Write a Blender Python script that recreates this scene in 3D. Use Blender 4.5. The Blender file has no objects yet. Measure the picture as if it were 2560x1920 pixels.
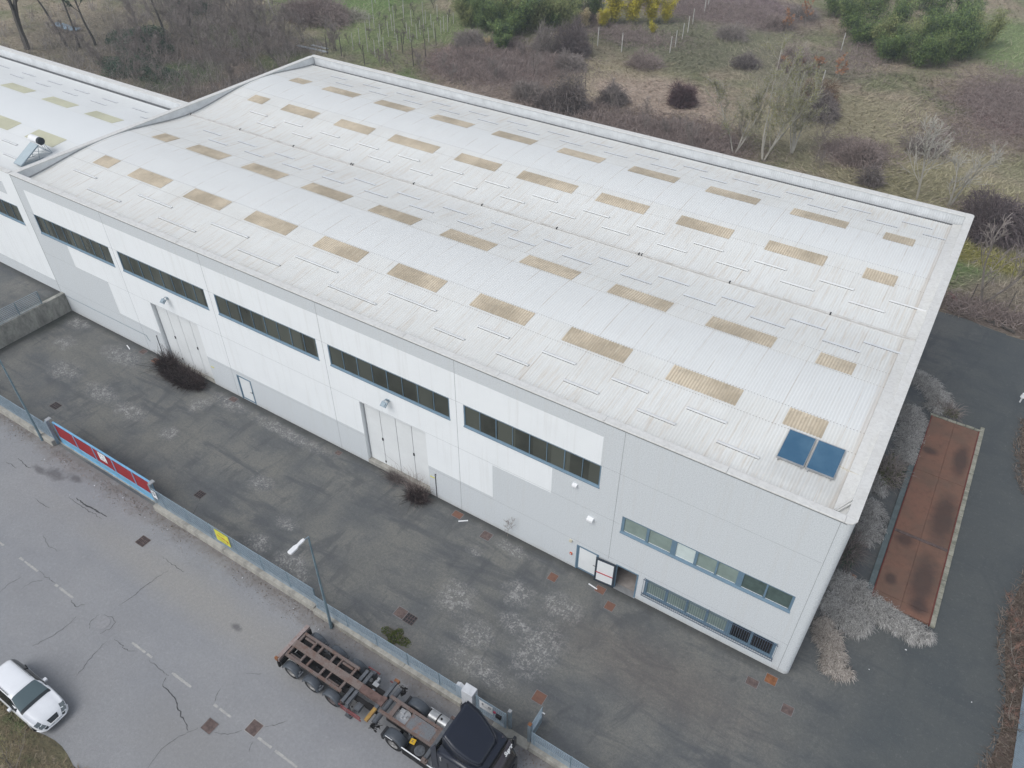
import bpy, math, random
import numpy as np
from mathutils import Vector, Matrix
R = math.radians
random.seed(7); RNG = np.random.default_rng(7)
S = bpy.context.scene
COL = S.collection

# ------------------------------------------------------------ camera, light
CAM = (-0.9213, -24.1547, 35.7855); YAW, PITCH, ROLL, FPX = 0.563218, 0.705751, 0.006616, 1944.77
f = Vector((-math.sin(YAW)*math.cos(PITCH), math.cos(YAW)*math.cos(PITCH), -math.sin(PITCH)))
r = Vector((math.cos(YAW), math.sin(YAW), 0)); u = r.cross(f)
r2 = r*math.cos(ROLL)+u*math.sin(ROLL); u2 = -r*math.sin(ROLL)+u*math.cos(ROLL)
cd = bpy.data.cameras.new('camera'); cam = bpy.data.objects.new('camera', cd); COL.objects.link(cam)
m = Matrix((r2, u2, -f)).transposed().to_4x4(); m.translation = Vector(CAM); cam.matrix_world = m
cd.sensor_width = 36; cd.lens = FPX/2560*36; cd.clip_end = 2000; cd.clip_start = .5
S.camera = cam
W = bpy.data.worlds.new("World"); S.world = W; W.use_nodes = True
nt = W.node_tree; bg = nt.nodes['Background']; sky = nt.nodes.new('ShaderNodeTexSky')
sky.sky_type = 'NISHITA'; sky.sun_disc = False
SUN_EL, SUN_AZ = R(52), R(200)      # azimuth clockwise from +Y
sky.sun_elevation = SUN_EL; sky.sun_rotation = SUN_AZ
sky.altitude = 200; sky.air_density = 1.0; sky.dust_density = 1.5; sky.ozone_density = 1.0
hs = nt.nodes.new('ShaderNodeHueSaturation'); hs.inputs['Saturation'].default_value = .38; nt.links.new(sky.outputs[0], hs.inputs['Color']); nt.links.new(hs.outputs[0], bg.inputs[0]); bg.inputs[1].default_value = 0.125
ld = bpy.data.lights.new('sun', 'SUN'); ld.energy = 1.25; ld.angle = R(40); ld.color = (1.0, .985, .96)
lo = bpy.data.objects.new('sun', ld); COL.objects.link(lo)
sd = Vector((math.sin(SUN_AZ)*math.cos(SUN_EL), math.cos(SUN_AZ)*math.cos(SUN_EL), math.sin(SUN_EL)))
lo.rotation_euler = (-sd).to_track_quat('-Z', 'Y').to_euler(); lo.location = (0, -60, 90)
S.view_settings.view_transform = 'Standard'; S.view_settings.look = 'None'
S.view_settings.exposure = 0.46; S.view_settings.gamma = 1
S.render.engine = 'CYCLES'

# ------------------------------------------------------------ node helpers
class N:
    """tiny shader-graph builder"""
    def __init__(s, name, rough=.8, metal=0., spec=.3):
        s.m = bpy.data.materials.new(name); s.m.use_nodes = True
        s.t = s.m.node_tree; s.b = s.t.nodes['Principled BSDF']
        s.b.inputs['Roughness'].default_value = rough; s.b.inputs['Metallic'].default_value = metal
        s.b.inputs['Specular IOR Level'].default_value = spec
        s.pos = s.t.nodes.new('ShaderNodeNewGeometry').outputs['Position']
    def put(s, sock, v):
        if hasattr(v, 'is_output') or isinstance(v, bpy.types.NodeSocket): s.t.links.new(v, sock)
        elif isinstance(v, (tuple, list)) and len(v) == 3 and sock.type == 'RGBA': sock.default_value = (*v, 1)
        else: sock.default_value = v
    def math(s, op, a, b=0., c=None, clamp=False):
        n = s.t.nodes.new('ShaderNodeMath'); n.operation = op; n.use_clamp = clamp
        s.put(n.inputs[0], a); s.put(n.inputs[1], b)
        if c is not None: s.put(n.inputs[2], c)
        return n.outputs[0]
    def map(s, scale=(1, 1, 1), loc=(0, 0, 0), v=None):
        n = s.t.nodes.new('ShaderNodeMapping'); n.inputs['Scale'].default_value = scale; n.inputs['Location'].default_value = loc
        s.t.links.new(v or s.pos, n.inputs[0]); return n.outputs[0]
    def noise(s, scale, detail=4, rough=.55, v=None, dist=0.):
        n = s.t.nodes.new('ShaderNodeTexNoise'); n.inputs['Scale'].default_value = scale
        n.inputs['Detail'].default_value = detail; n.inputs['Roughness'].default_value = rough; n.inputs['Distortion'].default_value = dist
        s.t.links.new(v or s.pos, n.inputs['Vector']); return n.outputs[0]
    def vor(s, scale, v=None, out='Distance'):
        n = s.t.nodes.new('ShaderNodeTexVoronoi'); n.inputs['Scale'].default_value = scale
        s.t.links.new(v or s.pos, n.inputs['Vector']); return n.outputs[out]
    def ramp(s, v, lo, hi, a=0., b=1.):
        n = s.t.nodes.new('ShaderNodeMapRange'); s.put(n.inputs[0], v)
        for i, x in enumerate((lo, hi, a, b)): n.inputs[i+1].default_value = x
        return n.outputs[0]
    def mix(s, fac, a, b, mode='MIX'):
        n = s.t.nodes.new('ShaderNodeMix'); n.data_type = 'RGBA'; n.blend_type = mode
        s.put(n.inputs[0], fac); s.put(n.inputs[6], a); s.put(n.inputs[7], b); return n.outputs[2]
    def xyz(s, v=None):
        n = s.t.nodes.new('ShaderNodeSeparateXYZ'); s.t.links.new(v or s.pos, n.inputs[0]); return n.outputs
    def island(s):
        return s.t.nodes.new('ShaderNodeNewGeometry').outputs['Random Per Island']
    def blob(s, x, y, rx, ry, soft=.35, wob=None, amp=.5):
        X = s.xyz()
        a = s.math('MULTIPLY', s.math('SUBTRACT', X[0], x), 1/rx); b = s.math('MULTIPLY', s.math('SUBTRACT', X[1], y), 1/ry)
        d = s.math('SQRT', s.math('ADD', s.math('MULTIPLY', a, a), s.math('MULTIPLY', b, b)))
        if wob is not None: d = s.math('ADD', d, s.math('MULTIPLY', s.math('SUBTRACT', wob, .5), amp*2))
        return s.ramp(d, 1-soft, 1+soft, 1, 0)
    def bump(s, h, strength=.3, dist=.02):
        n = s.t.nodes.new('ShaderNodeBump'); n.inputs['Strength'].default_value = strength; n.inputs['Distance'].default_value = dist
        s.put(n.inputs['Height'], h); s.t.links.new(n.outputs[0], s.b.inputs['Normal'])
    def col(s, v): s.put(s.b.inputs['Base Color'], v); return s.m

def M(name, c, rough=.7, metal=0., var=.15, scale=3., c2=None, spec=.3, bump=0., streak=None):
    n = N(name, rough, metal, spec)
    v = n.map(streak) if streak else None
    f1 = n.ramp(n.noise(scale, 6, .65, v), .35, .68)
    d = c2 or tuple(x*(1-2*var) for x in c)
    o = n.mix(f1, c, d)
    o = n.mix(n.ramp(n.noise(scale*9, 4, .6, v), .3, .7, 0, var), o, tuple(x*.6 for x in c))
    if bump: n.bump(n.noise(scale*12, 4), bump, .02)
    return n.col(o)

def metalrust(name, c, rust, amt=.5, scale=2.5):
    n = N(name, .75, 0, .25)
    a = n.noise(scale, 8, .7)
    o = n.mix(n.ramp(a, .62-amt*.35, .72-amt*.25), c, rust)
    o = n.mix(n.ramp(n.noise(scale*7, 6, .7), .45, .75, 0, .6), o, tuple(x*.45 for x in rust))
    n.bump(a, .2, .01)
    return n.col(o)

# ------------------------------------------------------------ mesh helpers
class MB:
    def __init__(s): s.v = []; s.f = []; s.mi = []; s.cur = 0; s.sm = []
    def add(s, vs, fs, smooth=False):
        o = len(s.v); s.v += [tuple(x) for x in vs]
        for q in fs: s.f.append(tuple(i+o for i in q)); s.mi.append(s.cur); s.sm.append(smooth)
        return s
    def box(s, x0, x1, y0, y1, z0, z1, T=None):
        vs = [(x, y, z) for z in (z0, z1) for y in (y0, y1) for x in (x0, x1)]
        if T: vs = [T @ Vector(v) for v in vs]
        return s.add(vs, [(0, 2, 3, 1), (4, 5, 7, 6), (0, 1, 5, 4), (2, 6, 7, 3), (0, 4, 6, 2), (1, 3, 7, 5)])
    def obox(s, c, d, w, h, L=None):
        """box centred on segment start c along direction/end d"""
        a, b = Vector(c), Vector(d); t = b-a; l = t.length; q = t.to_track_quat('X', 'Z').to_matrix().to_4x4(); q.translation = a
        return s.box(0, l, -w/2, w/2, -h/2, h/2, q)
    def quad(s, *p): return s.add(p, [tuple(range(len(p)))])
    def cyl(s, a, b, r0, r1=None, n=12, cap=True, smooth=True):
        r1 = r0 if r1 is None else r1; a, b = Vector(a), Vector(b)
        q = (b-a).to_track_quat('Z', 'Y').to_matrix(); vs = []
        for c, rr in ((a, r0), (b, r1)):
            vs += [c+q @ Vector((rr*math.cos(2*math.pi*i/n), rr*math.sin(2*math.pi*i/n), 0)) for i in range(n)]
        s.add(vs, [(i, (i+1) % n, n+(i+1) % n, n+i) for i in range(n)], smooth)
        if cap: s.add(vs, [tuple(range(n-1, -1, -1)), tuple(range(n, 2*n))])
        return s
    def tube(s, pts, rr, n=6):
        for i in range(len(pts)-1): s.cyl(pts[i], pts[i+1], rr, rr, n)
        return s
    def prism(s, poly, axis, a, b):
        """extrude 2-D polygon (in the other two axes) from a to b along axis"""
        def P(p, t):
            l = list(p); l.insert(axis, t); return tuple(l)
        n = len(poly); vs = [P(p, a) for p in poly]+[P(p, b) for p in poly]
        return s.add(vs, [tuple(range(n)), tuple(range(2*n-1, n-1, -1))]+[(i, n+i, n+(i+1) % n, (i+1) % n) for i in range(n)])
    def grid(s, G, smooth=True, flip=False):
        """G[i][j] points"""
        a, b = len(G), len(G[0]); vs = [p for row in G for p in row]
        fs = [(i*b+j, i*b+j+1, (i+1)*b+j+1, (i+1)*b+j) for i in range(a-1) for j in range(b-1)]
        if flip: fs = [q[::-1] for q in fs]
        return s.add(vs, fs, smooth)
    def build(s, name, mats, parent=None, bevel=0.):
        me = bpy.data.meshes.new(name); o0 = org(parent)
        me.from_pydata([(x-o0[0], y-o0[1], z-o0[2]) for x, y, z in s.v], [], s.f)
        for mm in (mats if isinstance(mats, (list, tuple)) else [mats]): me.materials.append(mm)
        me.polygons.foreach_set('material_index', s.mi); me.polygons.foreach_set('use_smooth', s.sm)
        me.update()
        o = bpy.data.objects.new(name, me); COL.objects.link(o)
        if parent: o.parent = parent
        if bevel:
            b = o.modifiers.new('b', 'BEVEL'); b.width = bevel; b.segments = 2; b.limit_method = 'ANGLE'; b.angle_limit = R(50)
        return o

def org(o):
    t = Vector((0, 0, 0))
    while o: t += o.location; o = o.parent
    return t

def fast(name, V, F, mat, parent=None, smooth=False, mi=None):
    V = np.asarray(V, np.float32); F = np.asarray(F, np.int32); me = bpy.data.meshes.new(name)
    o0 = np.array(org(parent), np.float32); V = V-o0
    me.vertices.add(len(V)); me.vertices.foreach_set('co', V.ravel())
    k = F.shape[1]; me.loops.add(F.size); me.loops.foreach_set('vertex_index', F.ravel())
    me.polygons.add(len(F)); me.polygons.foreach_set('loop_start', np.arange(0, F.size, k, dtype=np.int32))
    me.polygons.foreach_set('loop_total', np.full(len(F), k, np.int32))
    me.polygons.foreach_set('use_smooth', np.full(len(F), smooth))
    for mm in (mat if isinstance(mat, (list, tuple)) else [mat]): me.materials.append(mm)
    if mi is not None: me.polygons.foreach_set('material_index', np.asarray(mi, np.int32))
    me.update(calc_edges=True); me.validate()
    o = bpy.data.objects.new(name, me); COL.objects.link(o)
    if parent: o.parent = parent
    return o

def tag(o, label=None, cat=None, group=None, kind=None):
    if label: o['label'] = label
    if cat: o['category'] = cat
    if group: o['group'] = group
    if kind: o['kind'] = kind
    return o

def thing(name, label, cat, loc=(0, 0, 0), group=None, rz=0):
    o = bpy.data.objects.new(name, None); COL.objects.link(o); o.location = loc; o.rotation_euler = (0, 0, rz)
    o.empty_display_size = .2
    return tag(o, label, cat, group)

def dup(root, loc, rz=0, sc=1, label=None, group=None):
    c = root.copy(); COL.objects.link(c); c.location = loc; c.rotation_euler = (0, 0, rz)
    c.scale = (sc, sc, sc) if not isinstance(sc, tuple) else sc
    if label: c['label'] = label
    if group: c['group'] = group
    for ch in list(root.children):
        d = ch.copy(); COL.objects.link(d); d.parent = c
        for g in ch.children: e = g.copy(); COL.objects.link(e); e.parent = d
    return c

def sticks(P0, P1, R0, R1):
    """triangular tapered prisms, vectorised"""
    P0, P1 = np.asarray(P0, float), np.asarray(P1, float); R0 = np.asarray(R0, float)[:, None]; R1 = np.asarray(R1, float)[:, None]
    d = P1-P0; d /= np.maximum(np.linalg.norm(d, axis=1, keepdims=True), 1e-6)
    a = np.where(np.abs(d[:, 2:3]) < .9, np.array([[0, 0, 1.]]), np.array([[1., 0, 0]]))
    s1 = np.cross(d, a); s1 /= np.linalg.norm(s1, axis=1, keepdims=True); s2 = np.cross(d, s1)
    vs = []
    for P, Q in ((P0, R0), (P1, R1)):
        for k in range(3):
            t = 2*math.pi*k/3; vs.append(P+Q*(s1*math.cos(t)+s2*math.sin(t)))
    V = np.stack(vs, 1).reshape(-1, 3); n = len(P0); b = (np.arange(n)*6)[:, None]
    F = np.concatenate([b+np.array([[0, 1, 4, 3]]), b+np.array([[1, 2, 5, 4]]), b+np.array([[2, 0, 3, 5]])])
    return V, F

def blades(root, tip, width, droop=0.):
    """bent grass blades: two quads -> uses 3 cross points; root, tip (n,3)"""
    root, tip = np.asarray(root, float), np.asarray(tip, float); d = tip-root
    side = np.cross(d, np.array([0, 0, 1.])); side /= np.maximum(np.linalg.norm(side, axis=1, keepdims=True), 1e-6)
    w = np.asarray(width, float)[:, None]*np.ones((len(root), 1))
    mid = root+d*.5; mid[:, 2] += np.asarray(droop)
    V = np.stack([root-side*w, root+side*w, mid+side*w*.8, mid-side*w*.8, tip+side*w*.25, tip-side*w*.25], 1).reshape(-1, 3)
    b = (np.arange(len(root))*6)[:, None]
    F = np.concatenate([b+np.array([[0, 1, 2, 3]]), b+np.array([[3, 2, 4, 5]])])
    return V, F

def leafcards(C, size, aspect=.4, up=0.):
    n = len(C); a = RNG.normal(size=(n, 3)); a[:, 2] += up; a /= np.linalg.norm(a, axis=1, keepdims=True)
    b = np.cross(a, RNG.normal(size=(n, 3))); b /= np.linalg.norm(b, axis=1, keepdims=True)
    s = np.asarray(size)[:, None] if np.ndim(size) else size
    a = a*s; b = b*s*aspect
    V = np.stack([C-a, C-b, C+a, C+b], 1).reshape(-1, 3)
    F = (np.arange(n)*4)[:, None]+np.array([[0, 1, 2, 3]])
    return V, F

def textmb(mb, txt, size, origin, ux, uy, font_shear=0., off=.004):
    """adds the outline faces of a text to mb; ux, uy unit vectors of the text plane"""
    c = bpy.data.curves.new('t', 'FONT'); c.body = txt; c.size = size; c.align_x = 'CENTER'; c.align_y = 'CENTER'; c.shear = font_shear; c.offset = .01
    o = bpy.data.objects.new('t', c); COL.objects.link(o)
    dg = bpy.context.evaluated_depsgraph_get(); me = bpy.data.meshes.new_from_object(o.evaluated_get(dg))
    ux, uy, og = Vector(ux), Vector(uy), Vector(origin); nrm = ux.cross(uy)
    mb.add([og+ux*v.co.x+uy*v.co.y+nrm*off for v in me.vertices], [tuple(p.vertices) for p in me.polygons])
    bpy.data.objects.remove(o); bpy.data.curves.remove(c); bpy.data.meshes.remove(me)

# ------------------------------------------------------------ materials
def mk_road():
    n = N('road_asphalt', .9)
    fine = n.noise(38, 3, .7); mid = n.noise(.55, 6, .6); big = n.noise(.12, 4, .6, n.map((1, 2.2, 1)))
    o = n.mix(n.ramp(mid, .35, .7), (.325, .334, .350), (.270, .278, .294))
    o = n.mix(n.ramp(big, .4, .65, 0, .5), o, (.375, .372, .368))
    w = n.noise(.9, 6, .7); X = n.xyz()
    edge = n.ramp(n.math('ADD', X[1], n.math('MULTIPLY', w, 2.0)), -9.9, -8.9)      # silt along the fence foot
    o = n.mix(n.math('MULTIPLY', edge, n.ramp(n.noise(2.3, 6, .7), .25, .5)), o, (.19, .165, .145))
    o = n.mix(n.blob(-28, -12.6, 9, 1.0, .6, w), o, (.345, .335, .315))
    o = n.mix(n.blob(-22.2, -18.2, 3, 1.4, .6, w), o, (.30, .30, .30))
    for x, y, a, b in ((-42.5, -11.35, .75, .35), (-43.7, -11.65, .6, .2), (-24.9, -12.75, .3, .15), (-41.2, -10.9, .5, .2)):
        o = n.mix(n.math('MULTIPLY', n.blob(x, y, a, b, .5, n.noise(3, 4), .8), .8), o, (.06, .055, .06))
    o = n.mix(n.ramp(n.noise(6.5, 9, .88), .38, .62, 0, .55), o, (.19, .19, .195)); o = n.mix(n.ramp(n.noise(4.3, 8, .9), .55, .62, 0, .35), o, (.46, .46, .46)); o = n.mix(n.ramp(fine, .35, .65, 0, .42), o, (.15, .15, .155)); o = n.mix(n.ramp(n.vor(24), .0, .2, .4, 0), o, (.52, .52, .51))
    n.bump(fine, .35, .01); return n.col(o)

def mk_yard():
    n = N('yard_asphalt', .85)
    fine = n.noise(30, 3, .7); mid = n.noise(.35, 6, .62); X = n.xyz()
    o = n.mix(n.ramp(mid, .40, .60), (.225, .222, .20), (.135, .142, .143))
    flow = n.noise(.5, 6, .7, n.map((.35, 1.9, 1)), .8)
    o = n.mix(n.ramp(flow, .50, .62, 0, .8), o, (.088, .095, .105)); arc = n.noise(.33, 6, .62, n.map((1.5, .45, 1), (7, 3, 0)), 1.6); o = n.mix(n.ramp(arc, .54, .62, 0, .65), o, (.085, .09, .097))
    o = n.mix(n.ramp(n.noise(.22, 3, .5), .5, .64, 0, .5), o, (.245, .238, .205))
    o = n.mix(n.ramp(X[0], -1, 5, 0, .74), o, (.062, .080, .086))                         # darker and bluer towards the right side
    w = n.noise(1.2, 5, .7); sp = n.ramp(n.math('ADD', n.math('MULTIPLY', n.noise(9, 6, .8), .6), n.math('MULTIPLY', n.noise(2.2, 5, .7), .4)), .50, .555)
    m = None
    for x, y, a, b in ((-13.7, -3.2, .8, .7), (-11.1, -5.4, 1.0, 1.5), (-11.3, -2.6, 1.0, .7), (-12.8, -4.8, .9, .5), (-16.4, -5.2, .9, .9), (-14.2, -6.4, .8, .7), (-13, -7.9, 1.8, .5),
                       (-15.5, -.8, .9, .35), (-27.7, -6.4, .7, .35), (-28, -8.3, .8, .5), (-25.4, -8.3, 1.0, .6), (-24.3, -8.7, .5, .3), (-51.3, -4.9, 1.3, .7), (-54.2, -2.9, .8, .6), (-47, -5, 1.3, .6),
                       (-43.6, -5.1, 1.2, .6), (-39.6, -5.1, .6, .5), (-49.3, -1.6, 1.6, .7), (-55.8, -.7, 1.2, .6), (-40.2, -2, .6, .7), (-31.3, -5, .7, .5), (-38.6, -.9, 1.4, .5), (-17.3, -2.1, .4, .3), (-33, -.9, 3, .4)):
        q = n.blob(x, y, a, b, .5, w, .6); m = q if m is None else n.math('MAXIMUM', m, q)
    o = n.mix(n.math('MULTIPLY', m, n.ramp(mid, .3, .6, .25, .7), clamp=True), o, (.21, .21, .205))
    o = n.mix(n.math('MULTIPLY', m, sp), o, (.50, .49, .47))
    o = n.mix(n.math('MULTIPLY', n.ramp(n.noise(2.1, 7, .8), .63, .66), n.ramp(n.noise(.3, 3), .45, .6, 0, .5)), o, (.30, .29, .28))
    o = n.mix(n.math('MULTIPLY', n.blob(-5.5, -3.5, 4.5, 1.6, .6, w), .4), o, (.20, .155, .125))   # rusty wash
    o = n.mix(n.math('MULTIPLY', n.blob(-50.1, -6.9, .8, .7, .6, w, .2), .7), o, (.19, .185, .165))
    o = n.mix(n.math('MULTIPLY', n.blob(-17.4, -8.9, 1.3, .7, .6, w, .3), .8), o, (.2, .19, .175))
    o = n.mix(n.blob(-57.4, -1.6, .8, 2.0, .6, w), o, (.025, .032, .022))
    o = n.mix(n.math('MULTIPLY', n.blob(-57.3, -5.4, .35, 2.4, .5, w), .8), o, (.03, .035, .025))
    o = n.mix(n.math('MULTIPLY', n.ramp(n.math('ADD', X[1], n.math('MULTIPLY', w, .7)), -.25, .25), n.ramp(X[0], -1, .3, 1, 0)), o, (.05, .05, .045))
    o = n.mix(n.ramp(n.noise(10, 5, .8), .4, .66, 0, .45), o, (.075, .078, .08)); o = n.mix(n.ramp(n.noise(5.7, 9, .9), .40, .60, 0, .5), o, (.07, .074, .078)); o = n.mix(n.ramp(n.noise(3.9, 9, .92), .56, .63, 0, .4), o, (.30, .30, .28)); o = n.mix(n.ramp(fine, .4, .65, 0, .4), o, (.075, .078, .08)); o = n.mix(n.ramp(n.vor(18), .0, .2, .45, 0), o, (.30, .30, .29))
    n.bump(fine, .3, .01); return n.col(o)

def field_color(n):
    w = n.noise(.16, 5, .65); det = n.noise(.9, 7, .75); d2 = n.noise(2.4, 6, .7, n.map((1, 1.8, 1)))
    o = n.mix(n.ramp(det, .36, .64), (0.621, 0.510, 0.380), (0.383, 0.329, 0.243))
    o = n.mix(n.ramp(n.noise(.11, 5, .6), .46, .6), o, (0.315, 0.323, 0.186))
    Z = [(-80, 72, 17, 14, (0.275, 0.345, 0.149)), (-68, 63, 4, 9, (0.215, 0.323, 0.117)), (-101, 84, 12, 14, (0.215, 0.330, 0.110)), (-108, 48, 22, 17, (0.262, 0.228, 0.178)), (-92, 47, 16, 12, (0.250, 0.201, 0.177)),
         (-62, 66, 12, 8, (0.348, 0.236, 0.219)), (-46, 58, 16, 6, (0.414, 0.331, 0.280)), (-31, 58, 8, 6, (0.268, 0.181, 0.181)), (-44, 71, 9, 8, (0.538, 0.466, 0.321)), (-37, 68, 10, 7, (0.621, 0.491, 0.399)), (-42, 92, 14, 14, (0.273, 0.275, 0.181)),
         (-46, 112, 16, 10, (0.312, 0.234, 0.243)), (-27, 90, 8, 9, (0.315, 0.297, 0.212)), (-12, 70, 14, 12, (0.489, 0.435, 0.289)), (-3, 60, 10, 6, (0.435, 0.394, 0.240)), (-13, 64, 3.5, 3.5, (0.351, 0.264, 0.247)), (2, 88, 9, 11, (0.310, 0.214, 0.207)), (0, 118, 14, 14, (0.296, 0.384, 0.171)),
         (2, 52, 7, 3.4, (0.270, 0.247, 0.171)), (2, 48.4, 6, 2.2, (0.306, 0.289, 0.083)), (1, 44, 3.5, 2.6, (0.236, 0.324, 0.128)), (5, 42, 4, 3.5, (0.415, 0.350, 0.273)), (4.5, 38.6, 6, 1.8, (0.311, 0.252, 0.218)), (9, 20, 2.4, 40, (0.206, 0.152, 0.126)), (-31, -26, 14, 5, (0.268, 0.227, 0.142))]
    Z += [(-104, 54.5, 8, 3.5, (.17, .22, .10)), (-94, 41, 5, 5, (.13, .18, .09)), (-86, 52, 5, 4, (.17, .20, .10)), (-112, 52, 6, 3, (.26, .23, .16))]
    for x, y, a, b, c in Z: o = n.mix(n.blob(x, y, a, b, .3, w, .75), o, c)
    o = n.mix(n.ramp(d2, .42, .62, 0, .55), o, (0.114, 0.108, 0.075))
    o = n.mix(n.ramp(n.noise(1.7, 6, .75), .56, .66, 0, .5), o, (0.748, 0.620, 0.491))
    return o
def mk_ground():
    n = N('field_ground', .95, 0, .1); o = field_color(n); n.bump(n.noise(1.6, 8, .8), 1, .5); return n.col(o)
def mk_grass(name='field_grass', tint=None):
    n = N(name, .9, 0, .1); o = tint if tint else field_color(n); i = n.island()
    o = n.mix(n.ramp(i, .0, .5, .5, 0), o, tuple(x*.45 for x in (.16, .15, .1)), 'MIX'); o = n.mix(n.ramp(i, .75, 1, 0, .55), o, (.44, .385, .29)); return n.col(o)
def mk_leaf(name, a, b, c=None):
    n = N(name, .6, 0, .3); i = n.island(); o = n.mix(i, a, b)
    if c: o = n.mix(n.ramp(n.noise(.9, 3), .5, .62), o, c)
    return n.col(o)
def mk_twig(name, a, b):
    n = N(name, .9, 0, .1); return n.col(n.mix(n.island(), a, b))

def mk_wall(grey):
    n = N('wall_grey_aggregate' if grey else 'wall_white_paint', .85)
    X = n.xyz()
    if grey:
        sp = n.noise(15, 4, .9); o = n.mix(n.ramp(sp, .38, .62), (.635, .665, .685), (.47, .50, .515)); o = n.mix(n.ramp(n.noise(23, 3, .8), .45, .6, 0, .3), o, (.84, .86, .87))
    else: o = n.mix(n.ramp(n.noise(22, 3, .7), .4, .65, 0, .3), (.83, .855, .865), (.74, .765, .78))
    o = n.mix(n.ramp(n.noise(.5, 4, .6), .45, .7, 0, .12), o, (.58, .61, .62))
    st = n.noise(3.2, 6, .65, n.map((1, 1, .05))); o = n.mix(n.ramp(st, .52, .72, 0, .22), o, (.52, .51, .48))
    low = n.ramp(n.math('ADD', X[2], n.math('MULTIPLY', n.noise(1.5, 4), .5)), .2, .55, .5, 0)
    o = n.mix(low, o, (.40, .39, .36)); n.bump(n.noise(60, 2), .25, .005); return n.col(o)

def roof_streaks(n, o, strength=1.):
    st = n.noise(1.0, 7, .72, n.map((5.5, .34, 0))); X = n.xyz()
    t = n.math('SUBTRACT', n.math('PINGPONG', X[1], 7.605), 0)          # 0 at gutters, 7.6 at ridges
    low = n.ramp(t, 2.5, 6.0, 1, .18)
    o = n.mix(n.math('MULTIPLY', n.ramp(st, .50, .70), n.math('MULTIPLY', low, .55*strength)), o, (.53, .44, .34))
    fr = n.math('FRACT', n.math('DIVIDE', n.math('ADD', X[0], 60.3), .975))       # sheet side laps
    lap = n.ramp(n.math('ABSOLUTE', n.math('SUBTRACT', fr, .5)), .47, .5); rn = n.noise(.8, 3, .6, n.map((1.1, .6, 0)))
    o = n.mix(n.math('MULTIPLY', lap, n.math('MULTIPLY', n.ramp(rn, .42, .6), .6*strength)), o, (.42, .345, .27))
    return o
def mk_roof(main=True):
    n = N('roof_sheet_main' if main else 'roof_sheet_clean', .8, 0, .12); X = n.xyz()
    t = n.math('PINGPONG', X[1], 7.605)
    o = n.mix(n.ramp(n.noise(.35, 5, .6), .4, .65), (.712, .722, .70), (.672, .678, .652))
    o = n.mix(n.ramp(t, 5.70, 5.74), o, (.70, .715, .705))
    row = n.math('FLOOR', n.math('DIVIDE', X[1], 1.27)); colx = n.math('FLOOR', n.math('DIVIDE', X[0], .975))
    wn = n.t.nodes.new('ShaderNodeTexWhiteNoise'); wn.noise_dimensions = '2D'; cb = n.t.nodes.new('ShaderNodeCombineXYZ')
    n.put(cb.inputs[0], row); n.put(cb.inputs[1], colx); n.t.links.new(cb.outputs[0], wn.inputs['Vector'])
    o = n.mix(n.ramp(wn.outputs['Value'], 0, 1, 0, .12), o, (.57, .57, .56))
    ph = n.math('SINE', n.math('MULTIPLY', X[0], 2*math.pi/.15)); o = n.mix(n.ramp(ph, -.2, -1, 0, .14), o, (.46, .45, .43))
    if main: o = roof_streaks(n, o)
    else: o = n.mix(.35, o, (.80, .83, .84))
    m = None
    for y0 in (4.40, 5.78, 9.60, 11.05):
        q = n.ramp(n.math('ABSOLUTE', n.math('SUBTRACT', n.math('MODULO', X[1], 15.21), y0)), .015, .05, 1, 0); m = q if m is None else n.math('MAXIMUM', m, q)
    o = n.mix(n.math('MULTIPLY', n.math('MULTIPLY', m, n.ramp(ph, .1, .6)), .55 if main else .2), o, (.22, .2, .18))
    if main:
        e = n.ramp(n.math('ADD', X[0], n.math('MULTIPLY', n.noise(1.0, 5, .7, n.map((6, .2, 0))), 1.2)), -.7, -.3)
        o = n.mix(n.math('MULTIPLY', e, .42), o, (.40, .30, .20))
        o = n.mix(n.math('MULTIPLY', n.blob(-2.2, 2.2, 2.2, .9, .5, n.noise(2, 5)), .35), o, (.35, .36, .36))
    return n.col(o)
def mk_skylight(main=True):
    n = N('skylight_tan' if main else 'skylight_yellow', .55, 0, .4); X = n.xyz()
    a, b = ((.68, .59, .45), (.46, .385, .285)) if main else ((.62, .61, .45), (.54, .53, .39))
    o = n.mix(n.ramp(n.noise(.35, 3), .4, .6), a, tuple(x*.86 for x in a) if not main else (.42, .36, .265))
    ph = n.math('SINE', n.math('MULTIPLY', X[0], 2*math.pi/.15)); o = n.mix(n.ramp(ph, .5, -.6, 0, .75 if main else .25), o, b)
    o = n.mix(n.ramp(n.noise(1., 6, .7, n.map((9, .6, 0))), .55, .66, 0, .65), o, (.66, .60, .47) if main else (.62, .61, .5))
    o = n.mix(n.ramp(n.noise(3, 5, .7), .5, .7, 0, .35), o, (.24, .21, .17) if main else (.42, .41, .3)); return n.col(o)

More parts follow.
